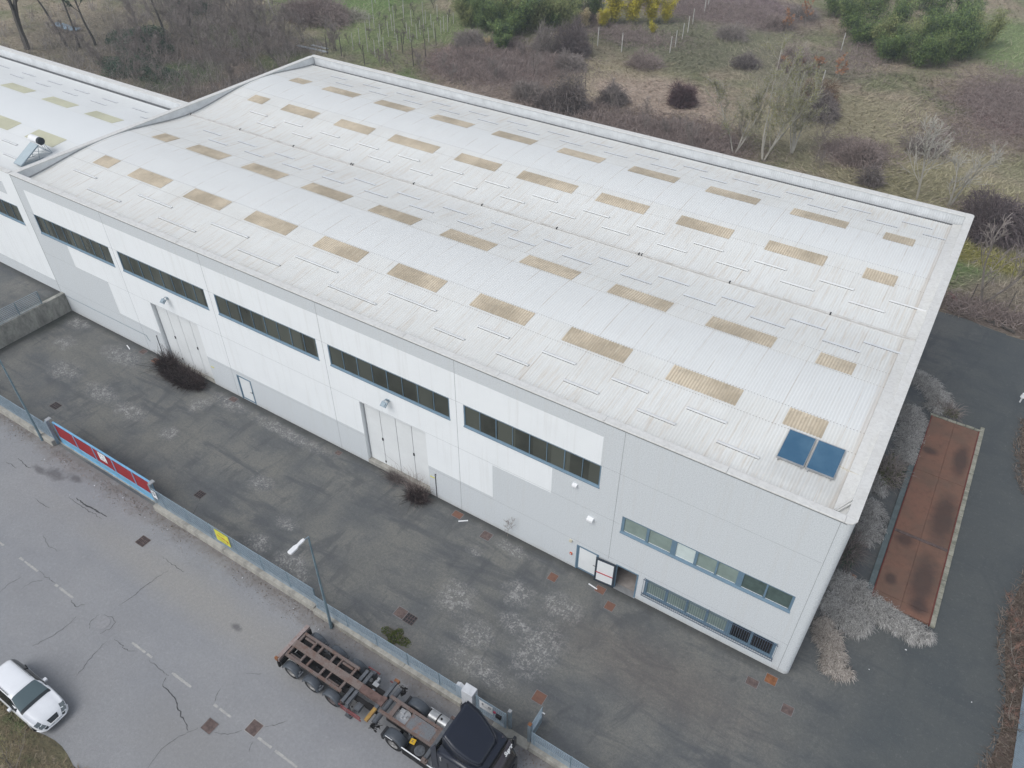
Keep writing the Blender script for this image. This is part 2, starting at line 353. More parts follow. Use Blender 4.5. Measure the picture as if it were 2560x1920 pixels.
def mk_concrete(name='concrete_weathered', c=(.40, .385, .345), dark=(.13, .135, .12), amt=.6, sz=(1, 1, .25)):
    n = N(name, .9, 0, .2); o = n.mix(n.ramp(n.noise(1.4, 7, .7, n.map(sz)), .42, .66, 0, amt), c, dark)
    o = n.mix(n.ramp(n.noise(6, 6, .7), .45, .7, 0, .4), o, tuple(x*.6 for x in c)); n.bump(n.noise(14, 5), .35, .02); return n.col(o)
def mk_rustplate():
    n = N('rusty_steel_plate', .8, 0, .25); w = n.noise(.7, 5, .6)
    o = n.mix(n.ramp(n.noise(.5, 6, .6), .38, .62), (.225, .120, .085), (.17, .108, .08)); o = n.mix(n.ramp(n.noise(3, 7, .75), .5, .7, 0, .55), o, (.12, .07, .055))
    for x, y, a, b in ((4.75, 20.3, .42, 1.5), (4.7, 14.6, .62, 2.0), (4.55, 9.3, .60, 1.9), (3.1, 11.8, .5, .5), (2.9, 20.2, .5, .35), (4.7, 7.6, .5, .5), (3.0, 8.6, .3, .4)):
        o = n.mix(n.math('MULTIPLY', n.blob(x, y, a, b, .4, n.noise(1.6, 6, .7), .45), .68), o, (.055, .042, .040))
    n.bump(n.noise(8, 5), .2, .01); return n.col(o)
def mk_glass(name, c, rough=.08, spec=.6):
    n = N(name, rough, 0, spec); X = n.xyz(); wn = n.t.nodes.new('ShaderNodeTexWhiteNoise'); wn.noise_dimensions = '1D'; n.put(wn.inputs['W'], n.math('FLOOR', n.math('DIVIDE', X[0], 1.066)))
    return n.col(n.mix(wn.outputs['Value'], n.mix(n.ramp(n.noise(.9, 4), .35, .65), c, tuple(x*.6 for x in c)), tuple(x*1.7+.004 for x in c)))
def mk_solar():
    n = N('collector_glass', .12, .0, .7); return n.col(n.mix(n.ramp(n.noise(1.3, 4, .6), .35, .7), (.04, .115, .20), (.065, .15, .235)))

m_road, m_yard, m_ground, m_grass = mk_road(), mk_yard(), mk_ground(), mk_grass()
m_wg, m_ww = mk_wall(True), mk_wall(False)
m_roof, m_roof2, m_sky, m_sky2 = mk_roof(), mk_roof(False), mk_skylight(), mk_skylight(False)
m_conc = mk_concrete(); m_coping = mk_concrete('coping_concrete', (.66, .66, .64), (.52, .50, .46), .3, (1, 1, 1)); m_kerb = mk_concrete('kerb_concrete', (.36, .35, .29), (.12, .13, .10), .8, (1, 1.5, 1))
m_parin = M('parapet_cladding', (.72, .74, .75), .55, var=.1, scale=1.2); m_vent = M('vent_white', (.80, .81, .81), .55, var=.05); m_groove = M('joint_sealant', (.38, .40, .41)); m_dark = M('dark_gap', (.035, .035, .04), .9); m_gut = M('gutter_grey', (.24, .25, .26), .6)
m_blue = M('blue_grey_frame', (.15, .235, .31), .45, var=.08, scale=2); m_blued = M('dark_blue_frame', (.04, .055, .075), .45); m_glass = mk_glass('hall_glass', (.055, .06, .05)); m_glassd = mk_glass('dark_glass', (.014, .013, .015)); m_blind = M('green_blind', (.26, .33, .30), .35, var=.12, scale=1.5, spec=.6); m_blindw = M('pale_blind', (.60, .68, .66), .4, var=.06); m_blindd = M('shaded_blind', (.095, .14, .13), .3, var=.2, spec=.6)
m_doorw = M('door_panel_white', (.77, .79, .79), .5, var=.04, scale=.8); m_rusty = M('rusty_cover', (.20, .105, .075), .85, var=.3, scale=5, c2=(.15, .08, .06), bump=.3); m_rustg = M('grey_rust_cover', (.17, .125, .115), .85, var=.3, scale=5, bump=.3); m_rusto = M('orange_rust_cover', (.30, .13, .06), .85, var=.3, scale=5, bump=.3)
m_paint = M('worn_road_paint', (.48, .47, .44), .8, var=.35, scale=7, c2=(.30, .30, .30)); m_crack = M('crack', (.075, .075, .078), .95); m_galv = M('galvanised_steel', (.30, .37, .42), .45, .3, var=.12, scale=4); m_mesh = M('fence_steel', (.36, .45, .52), .5, .3, var=.12, scale=4); m_pole = M('lamp_pole_steel', (.22, .31, .36), .5, .3, var=.15, scale=2)
m_white = M('white_plastic', (.80, .81, .82), .45, var=.04); m_pillar = M('pillar_white', (.62, .64, .67), .8, var=.12, scale=2); m_red = M('gate_red_panel', (.33, .028, .035), .55, var=.12, scale=2.5); m_lblue = M('gate_light_blue', (.20, .45, .68), .5, var=.1, scale=2); m_lblue2 = M('gate_blue_sheet', (.20, .46, .66), .5, var=.14, scale=1.3)
m_yel = M('yellow_sign', (.72, .68, .08), .5, var=.08); m_redink = M('red_ink', (.62, .12, .05), .6); m_black = M('black_rubber', (.03, .031, .035), .75, var=.25, scale=4); m_ink = M('dark_ink', (.09, .1, .12), .6)
m_rplate = mk_rustplate(); m_solar = mk_solar(); m_alu = M('aluminium', (.50, .51, .52), .4, .5, var=.15, scale=3)

# ------------------------------------------------------------ setting: ground, road, yard
def sheet(name, x0, x1, y0, y1, z, mat, nx=1, ny=1):
    mb = MB(); mb.grid([[(x0+(x1-x0)*i/nx, y0+(y1-y0)*j/ny, z) for j in range(ny+1)] for i in range(nx+1)], False); return mb
g = sheet('ground', -900, 900, -500, 1300, -.03, m_ground).build('ground', m_ground); tag(g, kind='structure')

def strip(mb, pts, w, z=.004, jit=.05, taper=True):
    """thin irregular ribbon on the ground along pts"""
    P = []
    for i in range(len(pts)-1):
        a, b = np.array(pts[i]), np.array(pts[i+1]); L = np.linalg.norm(b-a); k = max(2, int(L/.12))
        for j in range(k): P.append(a+(b-a)*j/k+RNG.normal(size=2)*jit*(.6 if j else .2))
    P.append(np.array(pts[-1])); n = len(P)
    for i in range(n-1):
        d = P[i+1]-P[i]; d = d/max(np.linalg.norm(d), 1e-6); s = np.array([-d[1], d[0]])
        def ww(t): return w*(.35+.65*math.sin(math.pi*min(max(t, .02), .98)) if taper else 1)*random.uniform(.5, 1.3)
        w0 = ww(i/n); w1 = ww((i+1)/n)
        a, b, c, e = P[i]-s*w0, P[i]+s*w0, P[i+1]+s*w1, P[i+1]-s*w1
        mb.quad((a[0], a[1], z), (e[0], e[1], z), (c[0], c[1], z), (b[0], b[1], z))
mb = sheet('road', -260, 200, -21.6, -9.7, 0, m_road)
mb.cur = 1
for a, b in ((-45.6, -44.0), (-42, -40.0), (-38.57, -36.74), (-35.15, -33.56), (-28.68, -27.13), (-25.61, -24.24), (-22.62, -21.34), (-19.66, -17.2), (-16.2, -14.6), (-13.1, -11.5), (-10, -8.4)):
    k = int((b-a)/.12)
    for i in range(k):                                    # worn dashes: ragged short pieces
        x0 = a+(b-a)*i/k; x1 = a+(b-a)*(i+1)/k; h = .062*random.uniform(.75, 1.1)
        if random.random() < .06: continue
        mb.quad((x0, -16.24-h, .004), (x1, -16.24-h*random.uniform(.85, 1.1), .004), (x1, -16.24+h, .004), (x0, -16.24+h*random.uniform(.8, 1.05), .004))
mb.cur = 2
CR = [([(-39.7, -11.83), (-38.84, -11.88), (-38.02, -11.8), (-36.92, -11.76)], .05), ([(-30.75, -12.32), (-30.91, -13.0), (-30.98, -13.79), (-30.97, -14.52), (-31.13, -15.22)], .014), ([(-36.74, -16.19), (-35.92, -16.21), (-35.2, -16.2)], .012),
 ([(-33.5, -16.35), (-33.4, -16.44), (-32.85, -16.44), (-32.69, -16.16)], .018), ([(-32.39, -16.85), (-32.33, -17.26), (-32.37, -17.8), (-32.47, -18.36), (-32.74, -19.08)], .013), ([(-29.83, -16.89), (-29.74, -17.48), (-29.67, -18.08), (-29.48, -18.57), (-29.44, -18.96)], .013),
 ([(-29.6, -16.63), (-29.08, -16.63), (-28.43, -16.64), (-28.15, -16.46)], .014), ([(-27.13, -16.40), (-26.49, -16.42), (-25.63, -16.42)], .012), ([(-25.65, -16.58), (-25.54, -16.86), (-24.93, -16.97), (-24.34, -17.07), (-23.84, -17.33), (-23.23, -17.5), (-22.64, -17.76)], .026),
 ([(-22.32, -17.42), (-22.61, -17.84), (-22.81, -18.32), (-22.94, -18.85), (-22.89, -19.43), (-22.78, -19.86)], .012), ([(-22.98, -15.52), (-22.83, -15.91), (-22.7, -16.12)], .011), ([(-21.59, -17.18), (-21.09, -16.95), (-20.74, -16.68), (-20.55, -16.4)], .012),
 ([(-19.76, -15.69), (-19.37, -15.35), (-19.13, -14.96)], .011), ([(-37.18, -18.14), (-37.3, -17.61), (-37.16, -16.95)], .013), ([(-36.42, -17.41), (-36.37, -16.88), (-35.97, -16.42)], .012), ([(-31.78, -11.87), (-30.87, -11.94), (-29.91, -11.91)], .014), ([(-19.7, -16.5), (-19.52, -16.92)], .01),
 ([(-45.78, -11.79), (-45.23, -11.84), (-44.76, -11.9), (-44.3, -11.84)], .025), ([(-40.14, -12.03), (-39.27, -12.05), (-38.66, -12.06), (-37.93, -12.0), (-36.99, -12.02)], .018), ([(-41.77, -13.21), (-41.15, -13.22), (-40.34, -13.18)], .016), ([(-46.1, -12.4), (-45.68, -12.31), (-45.05, -12.35)], .018),
 ([(-31.3, -16.0), (-30.85, -15.85), (-30.4, -15.95), (-30.3, -16.4), (-30.5, -16.8)], .013), ([(-31.5, -16.1), (-31.55, -16.6), (-31.2, -16.9)], .011), ([(-38.8, -14.6), (-37.8, -14.9), (-37.0, -14.75)], .01), ([(-41.5, -16.9), (-40.8, -17.5), (-40.2, -17.3)], .012), ([(-22.6, -14.3), (-22.2, -14.1), (-21.9, -13.9)], .009)]
for pts, w in CR: strip(mb, pts, w, .006)
road = mb.build('road', [m_road, m_paint, m_crack]); tag(road, kind='structure')

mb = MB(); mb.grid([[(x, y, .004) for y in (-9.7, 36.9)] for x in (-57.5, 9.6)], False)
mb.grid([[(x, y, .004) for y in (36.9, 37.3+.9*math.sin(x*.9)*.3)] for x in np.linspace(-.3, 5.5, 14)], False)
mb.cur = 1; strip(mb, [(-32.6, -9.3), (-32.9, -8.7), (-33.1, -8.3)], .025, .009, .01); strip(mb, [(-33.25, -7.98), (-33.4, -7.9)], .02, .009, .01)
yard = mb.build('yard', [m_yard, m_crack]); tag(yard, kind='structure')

# raised yard of the left hall with its retaining wall
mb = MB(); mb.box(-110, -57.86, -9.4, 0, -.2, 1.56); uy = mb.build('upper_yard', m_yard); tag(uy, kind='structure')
mb = MB(); mb.box(-57.86, -57.5, -9.5, -.01, 0, 1.66)
m_ret = mk_concrete('retaining_concrete', (.38, .375, .34), (.10, .105, .10), .75, (1, 1.2, .5))
for i, y in enumerate((-2.4, -4.8, -7.2)): mb.box(-57.498, -57.49, y-.01, y+.01, 0, 1.62)
rw = mb.build('retaining_wall', m_ret, bevel=.02); tag(rw, 'stained concrete retaining wall holding the higher yard at the left', 'wall')

def bars_fence(mb, x0, x1, y, z0, z1, sx=.11, sz=.132, bw=.005, bd=.018, axis=0):
    """pressed steel grating: flat vertical bars and thin cross rods"""
    n = max(1, int(round((x1-x0)/sx))); m = max(1, int(round((z1-z0)/sz)))
    def bx(a, b, c, d, e, g2):
        if axis == 0: mb.box(a, b, c, d, e, g2)
        else: mb.box(c, d, a, b, e, g2)
    for i in range(n+1):
        x = x0+(x1-x0)*i/n; bx(x-bw/2, x+bw/2, y-bd/2, y+bd/2, z0, z1)
    for j in range(m+1):
        z = z0+(z1-z0)*j/m; h = .012 if j in (0, m) else .005; bx(x0, x1, y-.014, y+.014, z-h, z+h)

def fence(label, x0, x1, y, zb, zt, posts, axis=0, group=None, base=0):
    t = thing('mesh_fence', label, 'fence', ((x0+x1)/2, y, 0) if axis == 0 else (y, (x0+x1)/2, 0), group)
    ps = sorted(posts); ed = [x0]+[p for p in ps if x0+.3 < p < x1-.3]+[x1]
    for a, b in zip(ed[:-1], ed[1:]):
        mb = MB(); bars_fence(mb, a+.02, b-.02, y, zb+.03, zt, axis=axis); mb.build('grating_panel', m_mesh, t)
    for p_ in ps:
        mb = MB()
        if axis == 0: mb.box(p_-.03, p_+.03, y+.016, y+.056, zb-.05, zt-.03)
        else: mb.box(y+.016, y+.056, p_-.03, p_+.03, zb-.05, zt-.03)
        mb.build('post', m_pole, t)
    return t
def lowwall(label, x0, x1, ya, yb, h, split=2.0):
    mb = MB(); x = x0
    while x < x1-.01: e = min(x+split*3, x1); mb.box(x+.004, e-.004, ya, yb, -.1, h+random.uniform(-.006, .006)); x = e
    o = mb.build('low_wall', m_lw, bevel=.02); return tag(o, label, 'wall')
m_lw = mk_concrete('low_wall_concrete', (.42, .405, .36), (.17, .165, .155), .7, (1.3, 1, .3))
lowwall('low concrete wall under the fence left of the red gate', -70, -44.85, -9.95, -9.55, .42)
lowwall('stained low concrete wall between the red gate and the near street lamp', -34.95, -22.1, -9.92, -9.52, .42)
lowwall('low concrete wall beside the parked truck', -22.1, -12.62, -10.02, -9.62, .34)
lowwall('low concrete wall right of the small open gate', -8.85, 40, -10.02, -9.62, .36)
mb = MB(); mb.box(-10.9, -8.9, -10.05, -9.6, -.1, .06); tag(mb.build('threshold_slab', m_conc, bevel=.05), 'worn concrete threshold slab at the small open gate', 'slab')
fence('steel mesh fence left of the red sliding gate', -60, -45.0, -9.68, .42, 1.75, [-59, -57, -55, -53, -51, -49, -47, -45.1])
fence('steel mesh fence with the yellow sign, right of the red gate', -34.8, -22.12, -9.66, .42, 1.78, [-34, -32, -30, -28, -26, -24, -22.15])
fence('lower steel mesh fence alongside the parked truck', -22.05, -12.65, -9.78, .34, 1.40, [-21.9, -19.85, -17.9, -15.93, -14])
fence('steel mesh fence right of the small open gate at the bottom edge', -8.85, 20, -9.8, .36, 1.42, [-8.7, -6.8, -4.8, -2.8, -.8, 1.2, 3.2, 5.2])
fence('steel mesh fence on top of the stained retaining wall', -9.4, -1.75, -57.68, 1.66, 2.75, [-9.3, -7.4, -5.5, -3.6, -1.8], axis=1)

# ------------------------------------------------------------ sliding gate, posts, signs
G0, G1, GY = -44.72, -35.15, -9.38
t = thing('sliding_gate', 'red and light blue sliding gate with a white notice', 'gate', ((G0+G1)/2, GY, 0))
mb = MB(); xs = [G0+.03]+[G0+(G1-G0)*k for k in (.215, .413, .61, .81)]+[G1-.03]
for x in xs: mb.box(x-.035, x+.035, GY-.045, GY+.035, .02, 1.74)
mb.box(G0, G1, GY-.05, GY+.05, 1.74, 1.82); mb.box(G0, G1, GY-.052, GY+.03, .50, .56); mb.box(G0, G1, GY-.06, GY+.05, -.03, .05); mb.build('frame', m_lblue, t)
for a, b in zip(xs[:-1], xs[1:]):
    mb = MB(); n = 14
    for i in range(n):
        xa = a+.035+(b-a-.07)*i/n; xb = a+.035+(b-a-.07)*(i+1)/n; xm = (xa+xb)/2
        mb.quad((xa, GY-.02, .56), (xm, GY-.032, .56), (xm, GY-.032, 1.74), (xa, GY-.02, 1.74)); mb.quad((xm, GY-.032, .56), (xb, GY-.02, .56), (xb, GY-.02, 1.74), (xm, GY-.032, 1.74))
    mb.build('red_panel', m_red, t)
    mb = MB(); mb.box(a+.035, b-.035, GY-.03, GY-.01, .05, .50); mb.build('lower_panel', m_lblue2, t)
mb = MB(); mb.box(-40.2, -39.47, GY-.062, GY-.054, 1.0, 1.68); sgn = mb.build('notice_board', m_white, t)
mb = MB()
for i, (x, z, w, h) in enumerate(((-40.05, 1.55, .12, .03), (-39.98, 1.46, .2, .025), (-39.7, 1.5, .14, .03), (-40.02, 1.36, .1, .04), (-39.72, 1.34, .22, .02), (-39.9, 1.2, .3, .02), (-39.8, 1.13, .36, .018), (-39.68, 1.06, .2, .018))):
    mb.box(x-w/2, x+w/2, GY-.065, GY-.0625, z-h/2, z+h/2)
mb.build('lettering', m_ink, sgn)
mb = MB(); mb.box(-46, -34.4, -9.52, -9.42, -.05, .02); tag(mb.build('gate_track', m_conc), 'concrete gate track under the red sliding gate', 'track')
for x, y, h, nm in ((-44.88, -9.62, 2.02, 'galvanised gate post at the left end of the red gate'), (-35.0, -9.56, 1.95, 'galvanised gate post at the right end of the red gate')):
    t = thing('gate_post', nm, 'post', (x, y, 0), 'posts of the red gate')
    mb = MB(); mb.box(x-.09, x+.09, y-.09, y+.09, 0, h); mb.build('column', m_galv, t, bevel=.01)
    mb = MB(); mb.box(x-.13, x+.13, y-.02, y+.30, h, h+.05); mb.build('guide_bracket', m_alu, t)
t = thing('number_sign', 'white plate with the figure 0 beside the red gate', 'sign', (-34.54, -9.7, 1.2))
mb = MB(); mb.box(-34.74, -34.36, -9.745, -9.735, 1.15, 1.76); mb.build('plate', m_white, t)
mb = MB(); textmb(mb, '0', .42, (-34.55, -9.7455, 1.52), (1, 0, 0), (0, 0, 1)); mb.build('figure', m_ink, t)
# yellow sign on the fence
t = thing('fence_sign', 'yellow sign with red lettering tied to the mesh fence', 'sign', (-28.9, -9.72, 1.0))
mb = MB(); mb.box(-29.46, -28.36, -9.73, -9.715, .86, 1.76); mb.build('board', m_yel, t)
mb = MB(); random.seed(3); x = -29.33
for i in range(9):                                    # illegible hand-lettered word, as seen
    h = random.uniform(.12, .2); z = 1.33-.012*i; mb.box(x, x+.025, -9.734, -9.731, z-h/2, z+h/2)
    mb.box(x, x+.075, -9.734, -9.731, z+(h/2-.03)*random.choice((-1, 1)), z+(h/2-.03)*random.choice((-1, 1))+.03) if False else mb.box(x+.02, x+.08, -9.734, -9.731, z-.015+random.uniform(-.05, .05), z+.02+random.uniform(.0, .05)); x += .092
mb.box(-28.6, -28.45, -9.734, -9.731, 1.12, 1.24); mb.build('red_lettering', m_redink, t)
mb = MB()
for z, a, b in ((1.62, -29.3, -28.6), (1.56, -29.2, -28.7), (1.08, -29.3, -28.75), (1.0, -29.25, -28.55), (.94, -29.1, -28.6)):
    x = a
    while x < b: w = random.uniform(.03, .09); mb.box(x, x+w, -9.734, -9.731, z-.014, z+.014); x += w+.03
mb.build('small_lettering', M('olive_ink', (.42, .38, .06)), t)
# white service pillar and small box
mb = MB(); mb.box(-12.60, -11.98, -9.92, -9.46, 0, 1.52); tag(mb.build('service_pillar', m_pillar, bevel=.015), 'thick white masonry service pillar behind the black truck cab', 'pillar')
mb = MB(); mb.prism([(-13.08, .3), (-12.68, .3), (-12.68, 1.18), (-12.88, 1.3), (-13.08, 1.18)], 1, -9.72, -9.50); tag(mb.build('meter_cabinet', m_pillar, bevel=.01), 'small white meter cabinet left of the white pillar', 'cabinet')
t = fence('short steel fence with the white S G sign behind the truck cab', -11.95, -10.2, -9.72, .05, 1.42, [-11.9, -10.3])
t = thing('company_sign', 'white sign reading S G on the short fence by the truck', 'sign', (-11.3, -9.76, .7))
mb = MB(); mb.box(-11.68, -10.95, -9.765, -9.752, .66, 1.30); mb.build('board', m_white, t)
mb = MB(); textmb(mb, 'S', .2, (-11.5, -9.766, 1.10), (1, 0, 0), (0, 0, 1)); textmb(mb, 'G', .2, (-11.12, -9.766, 1.10), (1, 0, 0), (0, 0, 1))
for x in np.arange(-11.52, -11.08, .045): mb.box(x, x+.03, -9.768, -9.7665, .93, .955)
mb.build('lettering', m_ink, t)
mb = MB(); mb.cyl((-10.84, -9.74, 1.0), (-10.84, -9.79, 1.0), .075, n=16); tag(mb.build('warning_disc', M('pink_red', (.55, .06, .13))), 'small round red disc on the short fence', 'sign')
mb = MB(); mb.box(-10.74, -10.46, -9.86, -9.74, .80, 1.02); tag(mb.build('letter_box', m_dark, bevel=.01), 'dark letter box hung on the short fence', 'letter box')
for x, y, h, l, top in ((-10.12, -9.58, 1.6, 'grey square gate post left of the small gateway', None), (-9.03, -9.62, 1.62, 'square gate post with a rusty top right of the small gateway', 1)):
    t = thing('gate_post', l, 'post', (x, y, 0), 'posts of the small gate')
    mb = MB(); mb.box(x-.075, x+.075, y-.075, y+.075, 0, h); mb.build('column', m_galv, t, bevel=.008)
    mb = MB(); mb.box(x-.08, x+.08, y-.08, y+.08, h, h+.02); mb.build('cap', m_rusto if top else m_alu, t)
t = thing('pedestrian_gate', 'small grey mesh gate standing open into the yard', 'gate', (-9.0, -9.1, 0)); mb = MB()
for z in (.12, .62, 1.46): mb.box(-9.02, -8.98, -9.5, -8.55, z-.03, z+.03)
mb.box(-9.02, -8.98, -9.5, -9.46, .1, 1.48); mb.box(-9.02, -8.98, -8.6, -8.55, .1, 1.48); mb.build('frame', m_galv, t)
mb = MB(); bars_fence(mb, -9.46, -8.6, -9.0, .64, 1.44, axis=1); mb.build('grating_panel', m_mesh, t)
mb = MB(); mb.box(-9.01, -8.99, -9.46, -8.6, .14, .6); mb.build('kick_plate', m_galv, t)
mb = MB(); mb.cyl((-9.1, -8.58, 1.02), (-8.85, -8.58, 1.02), .03); mb.build('handle', m_white, t)

# ------------------------------------------------------------ street lamps
def lamp(x, y, label):
    t = thing('street_lamp', label, 'street lamp', (x, y, 0), 'street lamps along the fence')
    mb = MB(); mb.cyl((x, y, 0), (x, y+.02, 7.4), .075, .042, 14); mb.cyl((x, y, 0), (x, y, .5), .09, .085, 14); mb.build('pole', m_pole, t)
    mb = MB(); mb.cyl((x, y+.03, 7.38), (x-.01, y-.32, 7.46), .035, .03, 10); mb.build('arm', m_galv, t)
    mb = MB(); mb.prism([(x-.06, y-.22), (x+.06, y-.22), (x+.085, y-.35), (x+.07, y-.62), (x+.125, y-.78), (x+.12, y-1.14), (x+.09, y-1.18), (x-.09, y-1.18), (x-.12, y-1.14), (x-.125, y-.78), (x-.07, y-.62), (x-.085, y-.35)], 2, 7.43, 7.53)
    mb.build('lamp_head', m_white, t, bevel=.02)
    mb = MB(); mb.box(x-.09, x+.09, y-1.12, y-.8, 7.415, 7.43); mb.build('diffuser', m_glass, t)
lamp(-20.74, -10.12, 'tall grey street lamp with a white head behind the trailer'); lamp(-46.0, -9.98, 'tall grey street lamp left of the red gate')

# ------------------------------------------------------------ the main hall
L0, D0, HT = -57.95, 30.43, 11.46
def prof(y):
    t = (y % 15.21)/15.21 if y < 30.42 else 0
    return 10.80+.66*(.5-.5*math.cos(2*math.pi*t))**.92
def wallgrid(mb, xs, zs, y, fn, holes=(), depth=.14):
    xs = sorted(set(list(xs)+[v for h in holes for v in h[:2]])); zs = sorted(set(list(zs)+[v for h in holes for v in h[2:4]]))
    for a, b in zip(xs[:-1], xs[1:]):
        for c, d in zip(zs[:-1], zs[1:]):
            cx, cz = (a+b)/2, (c+d)/2
            if any(h[0] < cx < h[1] and h[2] < cz < h[3] for h in holes): continue
            mb.cur = fn(cx, cz); mb.quad((a, y, c), (b, y, c), (b, y, d), (a, y, d))
    for h in holes:
        x0, x1, z0, z1 = h[:4]; dd = h[4] if len(h) > 4 else depth; mb.cur = 1 if len(h) > 5 else fn((x0+x1)/2, z1+.02)
        mb.quad((x0, y, z0), (x0, y, z1), (x0, y+dd, z1), (x0, y+dd, z0)); mb.quad((x1, y, z0), (x1, y+dd, z0), (x1, y+dd, z1), (x1, y, z1))
        mb.quad((x0, y, z1), (x1, y, z1), (x1, y+dd, z1), (x0, y+dd, z1)); mb.quad((x0, y, z0), (x0, y+dd, z0), (x1, y+dd, z0), (x1, y, z0))
WIN = [(-57.0, -48.5), (-47.6, -39.07), (-38.15, -29.6), (-28.7, -20.1), (-19.18, -11.06)]
WZ = (7.06, 8.64)
PORT = [(-45.73, -40.95), (-26.84, -21.95)]
DOORS = dict(small=(-38.2, -36.85, .03, 2.12), a=(-11.96, -10.62, .0, 2.04), open=(-9.6, -8.3, .0, 2.04))
OFU, OFL = (-9.65, -1.0, 4.63, 5.87), (-7.9, -.97, .74, 2.03)
hall = thing('warehouse', 'long white and grey precast warehouse with a double barrel roof and tan skylights', 'warehouse', (-29, 0, 0))
def cf(x, z):
    if not (-56.9 < x < -11.12 and 2.5 < z < 10.55): return 0
    if x < -54 and 5.2 < z < WZ[0]: return 0
    if x < -50.3 and z < 5.2: return 0
    if x > -13.72 and z < WZ[0]: return 0
    if x > -17.4 and z < 5.1: return 0
    return 1
holes = [(a, b, *WZ, .12) for a, b in WIN]+[(a, b, .0, 5.16, .34, 1) for a, b in PORT]+[(*DOORS['small'], .08), (*DOORS['a'], .08), (*DOORS['open'], .3), (*OFU, .1), (*OFL, .1)]
mb = MB(); wallgrid(mb, [L0, -56.9, -54, -50.3, -17.4, -13.72, -11.12, -.27], [0, 2.5, 5.1, 5.2, 7.06, 10.55, HT], 0, cf, holes)
mb.cur = 0
A = [(-.27+.27*math.sin(R(a)), .27-.27*math.cos(R(a))) for a in range(0, 91, 10)]
mb.grid([[(x, y, 0), (x, y, HT)] for x, y in A]); mb.quad((0, .27, 0), (0, D0, 0), (0, D0, HT), (0, .27, HT)); mb.quad((0, D0, 0), (L0, D0, 0), (L0, D0, HT), (0, D0, HT))
mb.quad((L0, 15.7, 0), (L0, D0, 0), (L0, D0, HT), (L0, 15.7, HT)); mb.quad((L0, 0, 10.5), (L0, 15.7, 10.5), (L0, 15.7, HT), (L0, 0, HT))
wall = mb.build('wall', [m_wg, m_ww], hall)
mb = MB()                                                    # panel joints, sealed flush strips 3 mm proud
for x in (-48.05, -38.6, -29.1, -19.65, -10.08, -.52):
    zz = [(0, WZ[0]), (WZ[1], HT)] if False else [(0, HT)]
    if x == -10.08: zz = [(2.15, HT)]
    for a, b in zz: mb.box(x-.012, x+.012, -.003, .0, a, b)
for z, sp_ in ((2.32, [(-57.9, -45.8), (-40.9, -26.9), (-21.9, -.55)]), (5.2, [(-57.9, -9.7)]), (8.66, [(-57.9, -.55)])):
    for a, b in sp_: mb.box(a, b, -.0025, 0, z-.006, z+.006)
mb.build('panel_joint', m_groove, wall)
mb = MB(); mb.box(L0-.03, L0+.03, -.004, .02, 1.56, HT); mb.build('expansion_joint', m_groove, wall)

def ring(mb, pts_out, w, z0, z1): pass
mb = MB()                                                    # copings, laid in lengths
def cop(mb, x0, x1, y0, y1, z0, z1, axis, step=5.85):
    a, b = (x0, x1) if axis == 0 else (y0, y1); t_ = a
    while t_ < b-.01:
        e = min(t_+step, b); j = random.uniform(-.004, .004)
        if axis == 0: mb.box(t_+.004, e-.004, y0, y1, z0, z1+j)
        else: mb.box(x0, x1, t_+.004, e-.004, z0, z1+j)
        t_ = e
cop(mb, L0-.05, -.4, -.045, .36, HT, HT+.075, 0); cop(mb, L0-.05, -.5, D0-.46, D0+.06, HT, HT+.075, 0)
mb.prism([(-.4, -.045), (-.25, -.045), (-.08, .04), (.045, .25), (.045, .36), (-.4, .36)], 2, HT, HT+.075)
mb.prism([(-.5, D0-.46), (.045, D0-.46), (.045, D0-.12), (-.02, D0+.02), (-.15, D0+.06), (-.5, D0+.06)], 2, HT, HT+.075)
cop(mb, -.42, .045, .36, D0-.46, HT, HT+.075, 1); cop(mb, L0-.12, L0+.36, .36, D0-.46, HT, HT+.075, 1)
mb.build('coping', m_coping, hall, bevel=.02)
mb = MB(); mb.box(L0, -.3, -.02, .0, HT-.06, HT); mb.build('coping_shade_strip', m_gut, hall)  # dark strip standing in for the shadow under the coping overhang
mb = MB(); mb.box(L0+.05, -.3, .25, .3, 10.6, HT); mb.box(-.42, -.37, .3, D0-.4, 10.6, HT); mb.box(L0+.3, L0+.35, .3, D0-.4, 10.6, HT)
n = 380                                                      # corrugated inner cladding of the far parapet
G = []
for i in range(n*4+1):
    x = L0+.36+(57.2)*i/(n*4); y = D0-.40+.022*math.sin(2*math.pi*x/.15+.7); G.append([(x, y, 10.77), (x, y, HT-.01)])
mb.grid(G); mb.build('parapet_cladding', m_parin, hall)
mb = MB(); mb.box(L0+.35, -.42, D0-.95, D0-.36, 10.55, 10.58); mb.box(L0+.35, -.42, D0-.385, D0-.37, 10.55, 10.77)  # gutter floor, plus a grey strip on the wall painting its shadow
for k in range(10): x = -57.4+5.85*k; mb.box(x-.05, x+.05, D0-.62, D0-.40, 10.6, 10.76)
mb.build('far_gutter_and_shade', m_gut, hall)
mb = MB(); yy_ = np.linspace(.4, D0-.5, 90); mb.grid([[(L0+.353, y, prof(y)-.1), (L0+.353, y, min(prof(y)+.10, HT-.01))] for y in yy_]); mb.build('gable_flashing', M('flashing_grey', (.42, .43, .43), .6), hall)
